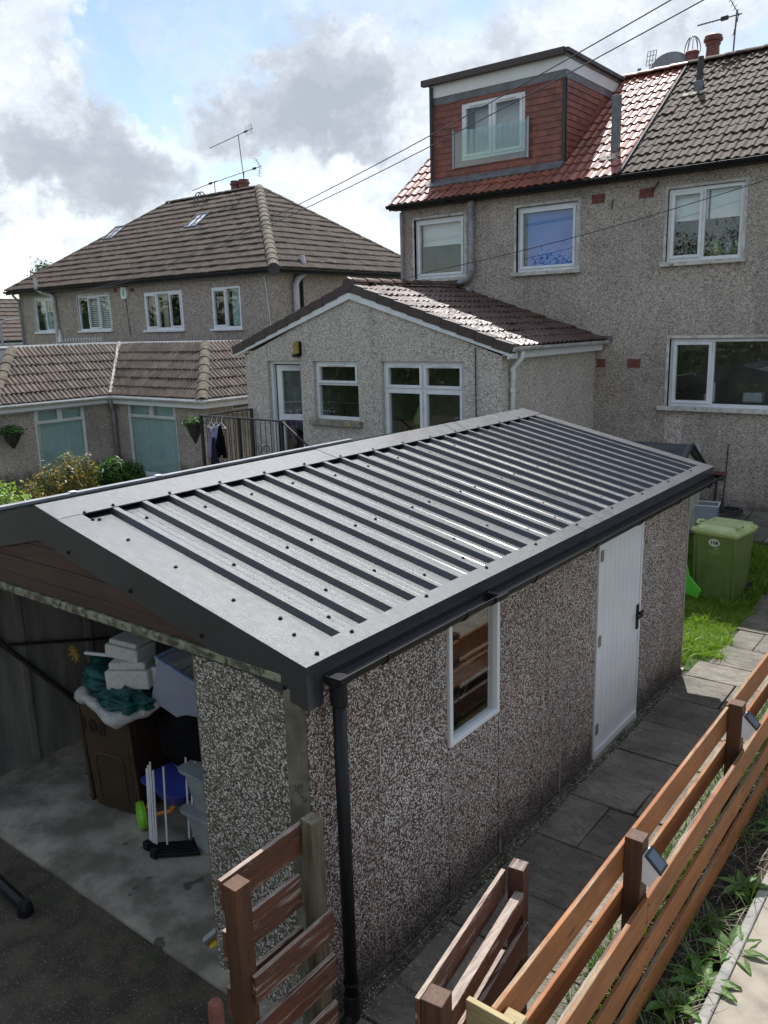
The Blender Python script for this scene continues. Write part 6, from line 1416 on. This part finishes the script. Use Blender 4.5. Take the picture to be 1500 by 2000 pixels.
for i, (u_, v_, mm) in enumerate(((-0.1, 0, 'orange'), (0.06, -0.05, 'orange'), (0.0, 0.08, 'brick'), (0.1, 0.07, 'lilac'))): tag(MB().lathe((-1.12 + u_, 12.45 + v_, 0.61), [(0.05, 0), (0.075, 0.05), (0.05, 0.11), (0.02, 0.13)], 10).build('toy_piece', mm), ['orange toy at the left inside the clear tub', 'orange toy at the front inside the clear tub', 'red toy at the back inside the clear tub', 'purple toy at the right inside the clear tub'][i], 'toy', 'toys in the clear tub')

# ------------------------------------------------------------------ inside the garage
bb, bbo, Fb2 = wheelie('wheelie_bin', 'brown wheelie bin with dark 108 numbers stuffed with bags inside the open garage', -2.68, 3.36, 0, 'binbrown', 'binbrown', W=0.54, Dp=0.56, H=0.97, lid=False)
for i, ch_ in enumerate('108'): text_mesh('number', ch_, 0.15, sub(Fb2, -0.20 + 0.085 * i, 0.70 - 0.012 * i, 0.006), 'printdark', bb, bold=0.003)
bb.rotation_euler.z = 0.22
def lumpy(name, label, cat, c, r, m, seed, amp=0.18, n=3, grp=None, fr=5.0, squash=1.0):
    bm = bmesh.new(); bmesh.ops.create_icosphere(bm, subdivisions=4, radius=1.0); rr = random.Random(seed); ph = [rr.uniform(0, 6) for _ in range(6)]
    for v in bm.verts:
        p = v.co.copy(); k = 1 + amp * (math.sin(p.x * fr + ph[0]) * math.cos(p.y * fr + ph[1]) + 0.5 * math.sin(p.z * fr * 1.7 + ph[2] + p.x * 3) + 0.35 * math.sin(p.y * fr * 2.6 + ph[3]))
        v.co = Vector((p.x * r[0] * k, p.y * r[1] * k, p.z * r[2] * k)) + Vector(c)
    me = bpy.data.meshes.new(name); bm.to_mesh(me); bm.free(); me.materials.append(MT[m])
    for p in me.polygons: p.use_smooth = True
    o = bpy.data.objects.new(name, me); col.objects.link(o); ORG[o.name] = Vector((0, 0, 0)); return tag(o, label, cat, grp)
lumpy('rubbish_bag', 'teal bag bulging out at the left of the brown bin', 'bag', (-2.80, 3.36, 1.02), (0.26, 0.24, 0.13), 'teal', 3, 0.22)
lumpy('rubbish_bag', 'teal crumpled bag at the front of the brown bin under the foam boxes', 'bag', (-2.50, 3.24, 0.96), (0.26, 0.18, 0.10), 'teal', 8, 0.25, fr=8)
wbm = MB(); pts = []; rs_ = []
for i in range(33):
    a = 2 * math.pi * i / 32; pts.append((-2.60 + 0.37 * math.cos(a), 3.36 + 0.33 * math.sin(a), 0.93 + 0.05 * math.sin(3 * a + 1) + 0.02 * math.sin(7 * a))); rs_.append(0.046 + 0.014 * math.sin(5 * a) + 0.01 * math.sin(11 * a))
tag(wbm.tube(pts, rs_, 10, caps=False).build('bin_liner', 'whitebag', None, smooth=True), 'white plastic liner folded over the rim of the brown bin', 'bin liner')
def foam(label, c, s, rz, tilt=0.0):
    o = thing('foam_box', label, 'foam box', c, 'polystyrene boxes on the brown bin'); F = Fr(c, (math.cos(rz), math.sin(rz), tilt), (-math.sin(rz), math.cos(rz), 0))
    a, b, h = s
    MB().box(F, -a / 2, a / 2, -b / 2, b / 2, 0, h * 0.72).build('foam_base', 'poly', o, bevel=0.012); MB().box(F, -a * 0.42, a * 0.42, -b * 0.40, b * 0.40, h * 0.721, h).build('foam_step', 'poly', o, bevel=0.012)
foam('larger polystyrene packing box low on the teal bags', (-2.50, 3.34, 1.04), (0.34, 0.26, 0.20), 0.5, 0.05)
foam('upper polystyrene packing block, topmost on the brown bin', (-2.56, 3.36, 1.24), (0.30, 0.22, 0.14), 0.25, -0.06)
foam('polystyrene packing block at the right behind the larger box', (-2.20, 3.50, 1.03), (0.28, 0.26, 0.24), 0.1, 0.0)
st_ = thing('toy_windmill', 'yellow-green star-shaped toy on a white stick leaning from the bin bags', 'toy', (-2.95, 3.25, 1.15))
MB().tube([(-2.62, 3.35, 1.21), (-2.98, 3.24, 1.20)], 0.014, 8).build('stick', 'white', st_)
sp_ = MB()
for i in range(9): a = i * 2 * math.pi / 9; sp_.tube([(-3.04, 3.21, 1.20), (-3.04 + 0.075 * math.cos(a), 3.20 - 0.02, 1.20 + 0.075 * math.sin(a))], [0.022, 0.008], 5)
sp_.build('star', 'goldleaf', st_)
tb = thing('plastic_tub', 'clear plastic tub tipped up on the black cloth at the side of the garage opening', 'tub', (-1.95, 3.45, 0.95))
Ft = Fr((-2.27, 3.30, 0.98), (0.92, 0.1, -0.30), (-0.1, 1, 0)); mb = MB(); mb.box(Ft, 0, 0.50, 0, 0.34, 0, 0.006); mb.ring(Ft, 0, 0.50, 0, 0.34, 0.006, 0.0065, 0.36); mb.build('tub_wall', 'clearplastic', tb)
MB().ring(Ft, -0.02, 0.52, -0.02, 0.36, 0.025, 0.361, 0.38).build('tub_rim', 'paleblue', tb); MB().box(Ft, 0.30, 0.42, 0.08, 0.18, 0.01, 0.07).build('yellow_item', 'yellow', tb, bevel=0.01)
bc = lumpy('black_cloth', 'black cloth bundle piled on the grey storage crates', 'cloth', (-1.92, 3.66, 0.70), (0.58, 0.40, 0.36), 'blackcloth', 12, 0.07, fr=3)
def crate(label, z0, dx):
    c = thing('storage_crate', label, 'storage crate', (-1.54 + dx, 3.42, z0), 'grey storage crates'); mb = MB(); tapered(mb, (-1.54 + dx, 3.40), 0.50, 0.38, 0.60, 0.46, z0, z0 + 0.30, 0.04); mb.build('crate_body', 'greybox', c)
    mb = MB(); tapered(mb, (-1.54 + dx, 3.40), 0.65, 0.51, 0.66, 0.52, z0 + 0.285, z0 + 0.315, 0.05); mb.build('crate_rim', 'greybox', c, bevel=0.004)
crate('lower grey storage crate on the garage floor', 0.01, 0.0); crate('upper grey storage crate stacked under the black cloth', 0.33, 0.02)
rk = thing('drying_rack', 'folded drying rack with upright white poles and black slatted feet', 'drying rack', (-2.0, 3.1, 0))
for i, (x_, y_) in enumerate(((-2.055, 3.03), (-2.035, 3.03), (-2.015, 3.035), (-1.995, 3.04), (-1.93, 3.08), (-1.86, 3.22), (-1.83, 3.235), (-1.80, 3.25))): MB().tube([(x_, y_, 0.05), (x_ + 0.012, y_ + 0.02, 0.62 + 0.03 * (i % 3))], 0.0075, 6).build('pole', 'white', rk)
for i in range(5): MB().box(Fr((-2.06 + 0.035 * i, 3.0 - 0.012 * i, 0.012), (0.74, 0.66, 0), (-0.66, 0.74, 0)), 0, 0.32, 0, 0.020, 0, 0.03).build('foot_slat', 'black', rk, bevel=0.004)
for p_ in ((-2.05, 3.0), (-1.93, 2.97), (-1.80, 3.24)): MB().wbox(p_[0] - 0.03, p_[0] + 0.03, p_[1] - 0.025, p_[1] + 0.025, 0.007, 0.07).build('foot_joint', 'black', rk, bevel=0.01)
tag(lumpy('blue_bag', 'x', 'bag', (-2.02, 3.42, 0.50), (0.13, 0.09, 0.10), 'paleblue', 4, 0.15), 'pale blue bag behind the poles of the drying rack', 'bag')
tw = thing('toy_wheelbarrow', 'toy wheelbarrow with blue tub, orange frame and lime-green wheel', 'toy', (-2.2, 3.2, 0))
mb = MB(); tapered(mb, (-2.12, 3.33), 0.24, 0.16, 0.44, 0.30, 0.22, 0.36, 0.06, 5); mb.build('tub', 'blue', tw); mb = MB(); tapered(mb, (-2.12, 3.33), 0.47, 0.33, 0.48, 0.34, 0.355, 0.372, 0.08, 5); mb.build('tub_rim', 'blue', tw, bevel=0.004)
MB().lathe((-2.31, 3.11, 0.11), [(0.03, -0.005), (0.07, 0.0), (0.10, 0.006), (0.105, 0.03), (0.10, 0.056), (0.07, 0.06), (0.03, 0.065)], 20, axis=(0.45, 0.9, 0)).build('wheel', 'lime', tw)
MB().tube([(-2.23, 3.19, 0.25), (-2.27, 3.13, 0.11), (-2.10, 3.25, 0.16), (-2.02, 3.28, 0.26)], 0.018, 6).build('frame', 'orange', tw)
tl = thing('aluminium_ladder', 'end of an aluminium tool with yellow cap leaning inside the garage pillar', 'ladder', (-0.9, 2.72, 0))
for dx in (0.0, 0.07): Ft = Fr((-1.02 + dx, 2.60 + dx * 0.8, 0.02), (0.55, 0.75, 0.62), (0.7, -0.6, 0)); MB().box(Ft, 0.03, 1.2, -0.022, 0.022, 0, 0.028).build('stile', 'metal', tl, bevel=0.003)
Ft = Fr((-0.95, 2.656, 0.02), (0.55, 0.75, 0.62), (0.7, -0.6, 0)); MB().box(Ft, -0.03, 0.035, -0.026, 0.026, -0.004, 0.033).build('end_cap', 'yellow', tl, bevel=0.006)
st2 = thing('black_stand', 'foot of a black metal stand on the tarmac at the left edge', 'stand', (-2.4, 2.1, 0)); MB().tube([(-3.0, 2.10, 0.22), (-2.18, 2.14, 0.04)], 0.042, 8).build('leg', 'black', st2); MB().lathe((-2.16, 2.14, -0.01), [(0.05, 0), (0.05, 0.05), (0.035, 0.09)], 10).build('rubber_foot', 'black', st2)
# things seen through the side window
shf = thing('shelf', 'wooden shelf with a yellow tub and a coil of black cable behind the garage window', 'shelf', (-0.3, 4.1, 1.3)); MB().wbox(-0.5, -0.07, 3.7, 4.6, 1.40, 1.42).build('board', 'gatewood', shf)
tag(MB().lathe((-0.25, 4.0, 1.42), [(0.07, 0), (0.09, 0.09), (0.095, 0.1)], 12).build('tub', 'yellow'), 'yellow tub on the shelf behind the garage window', 'tub')
cbm = MB(); pts = [(-0.22 + 0.02 * math.sin(i), 4.22 + (0.10 + 0.01 * (i % 3)) * math.cos(i * 0.7), 1.32 + (0.13 + 0.012 * (i % 4)) * math.sin(i * 0.7)) for i in range(60)]; tag(cbm.tube(pts, 0.006, 5).build('cable_coil', 'rail'), 'coil of black cable hanging behind the garage window', 'cable')

# ------------------------------------------------------------------ overhead wires
def wire(label, A, D, n=46, tmax=1.6, a=-0.441, b=1.911, r=0.0065):
    pts = []
    for i in range(n + 1):
        t = tmax * i / n; pts.append((A[0] + D[0] * t, A[1] + D[1] * t, A[2] + a * t + b * t * t + D[2] * t))
    tag(MB().tube(pts, r, 5).build('overhead_cable', 'cable'), label, 'cable', 'service cables to the left house'); return pts[-1]
e1 = wire('upper of the two long cables sagging across the sky to the left house', (-24.32, 16.2, 4.88), (23.94, -8.14, 0.0))
e2 = wire('lower of the two long cables sagging across the sky to the left house', (-24.30, 16.2, 4.84), (24.17, -8.04, 0.005))
pl = thing('telegraph_pole', 'wooden telegraph pole far off to the right carrying the two cables', 'pole', (e1[0], e1[1], 0)); MB().tube([(e1[0], e1[1], -0.3), (e1[0], e1[1], 9.6)], [0.15, 0.11], 12).build('shaft', 'bark', pl); MB().wbox(e1[0] - 0.6, e1[0] + 0.6, e1[1] - 0.05, e1[1] + 0.05, 9.0, 9.1).build('cross_arm', 'bark', pl)
pts = []
for i in range(31):
    t = i / 30; pts.append((-0.70 + (-6.42 + 0.70) * t - 0.0, 12.9, 5.41 + (4.52 - 5.41) * t - 0.16 * 4 * t * (1 - t) * 0.5))
pts = [(3.5, 12.9, 6.15)] + pts + [(-7.25, 13.2, 4.42)]
tag(MB().tube(pts, 0.006, 4).build('phone_line', 'cable'), 'thin single cable crossing in front of the right house windows', 'cable')

# ------------------------------------------------------------------ gardens and houses behind the camera (seen in the window glass)
hd = thing('hedge', 'tall dark hedge behind the viewpoint, reflected in the windows', 'hedge', (-4, -7, 0)); MB().wbox(-30, 1.0, -7.6, -7.0, -0.3, 2.2).build('hedge_core', 'hedge', hd)
leaf_cloud('foliage', [(-29 + i * 1.3, -7.2, 1.6 + 0.5 * math.sin(i * 1.9)) for i in range(23)], [(1.1, 0.7, 1.5)] * 23, 16000, 0.16, 'hedge', hd, seed=21)
rh = thing('house', 'pebbledashed house behind the viewpoint, reflected in the windows', 'house', (7, -13, 0)); MB().wbox(2.0, 13, -20, -12, -0.3, 5.0).build('wall', 'harl', rh)
MB().prism(Fr((2, 0, 0), (0, 1, 0), (0, 0, 1)), [(-20.3, 5.0), (-11.7, 5.0), (-16, 7.8)], 0, 11.2).build('roof', 'far_tile', rh)
MB().wbox(4.0, 5.4, -12.0, -11.95, 3.2, 4.4).build('window', 'glass', rh)
tr2 = thing('tree', 'broad dark tree behind the viewpoint, reflected in the upper windows', 'tree', (-8, -16, 0)); MB().tube([(-8, -16, -0.3), (-8, -16, 3), (-7.8, -16, 6)], [0.3, 0.22, 0.08], 8).build('trunk', 'bark', tr2); leaf_cloud('crown', [(-8, -16, 5.4), (-11.5, -16, 4.9), (-5.5, -16.5, 4.6), (-15, -16, 4.2), (-18.5, -16, 4.4), (-3.4, -16, 3.8)], [(2.6, 2, 2.8)] * 6, 36000, 0.16, 'hedge', tr2, seed=22)

tbm = leaf_cloud('tree_belt', [(-78 + i * 4.2, -13 + 2 * math.sin(i * 2.3), 2.6) for i in range(13)], [(3.2, 2.4, 3.6 + (i % 3) * 0.8) for i in range(13)], 16000, 0.55, 'hedge', None, seed=31); tbm['kind'] = 'stuff'
# ------------------------------------------------------------------ grit and moss along the wall foot, loose dash on the path
gv, gf = [], []
def chip(x, y, z, s):
    i = len(gv); a = random.uniform(0, 6.28)
    for k in range(4): gv.append((x + s * math.cos(a + k * 1.57) * random.uniform(0.6, 1), y + s * math.sin(a + k * 1.57) * random.uniform(0.6, 1), z + random.uniform(0, s * 0.3)))
    gv.append((x, y, z + s * 0.8)); 
    for k in range(4): gf.append((i + k, i + (k + 1) % 4, i + 4))
for _ in range(1500):
    y_ = random.uniform(2.6, 8.1); x_ = 0.02 + abs(random.gauss(0, 0.06)) + (random.random() < 0.12) * random.uniform(0, 0.8); chip(min(x_, 1.0), y_, 0.004, random.uniform(0.003, 0.008))
o = from_arrays('loose_dash', np.array(gv), np.array(gf), 'mortar'); o['kind'] = 'stuff'
mx_ = np.concatenate([0.05 + np.abs(rng.normal(0, 0.02, 500)), rng.uniform(0.95, 1.05, 500)]); my_ = rng.uniform(2.6, 8.2, 1000)
kk = (np.sin(my_ * 3.1) + np.sin(my_ * 7.7 + 1)) > 0.5
o = blades('moss', np.stack([mx_[kk], my_[kk], np.full(kk.sum(), -0.01)], 1), 0.03, 0.008, 'weed', 0.8, 41); o['kind'] = 'stuff'
ty2 = []
for i in range(120):
    cy = random.uniform(2.7, 9.0); k = random.randint(12, 40); ty2.append(np.stack([np.clip(rng.normal(1.035, 0.045, k), 0.9, 1.09), rng.normal(cy, 0.06, k), np.full(k, -0.01)], 1))
o = blades('grass', np.concatenate(ty2), 0.17, 0.011, 'weed', 1.1, 44, segs=3); o['kind'] = 'stuff'
# fallen leaves and litter on soil, dead blades among the weeds
dt = np.stack([rng.uniform(1.08, 1.54, 900), rng.uniform(2.4, 9, 900), np.full(900, -0.145)], 1); o = blades('dead_grass', dt, 0.13, 0.009, 'oldpost', 2.2, 42, segs=3); o['kind'] = 'stuff'
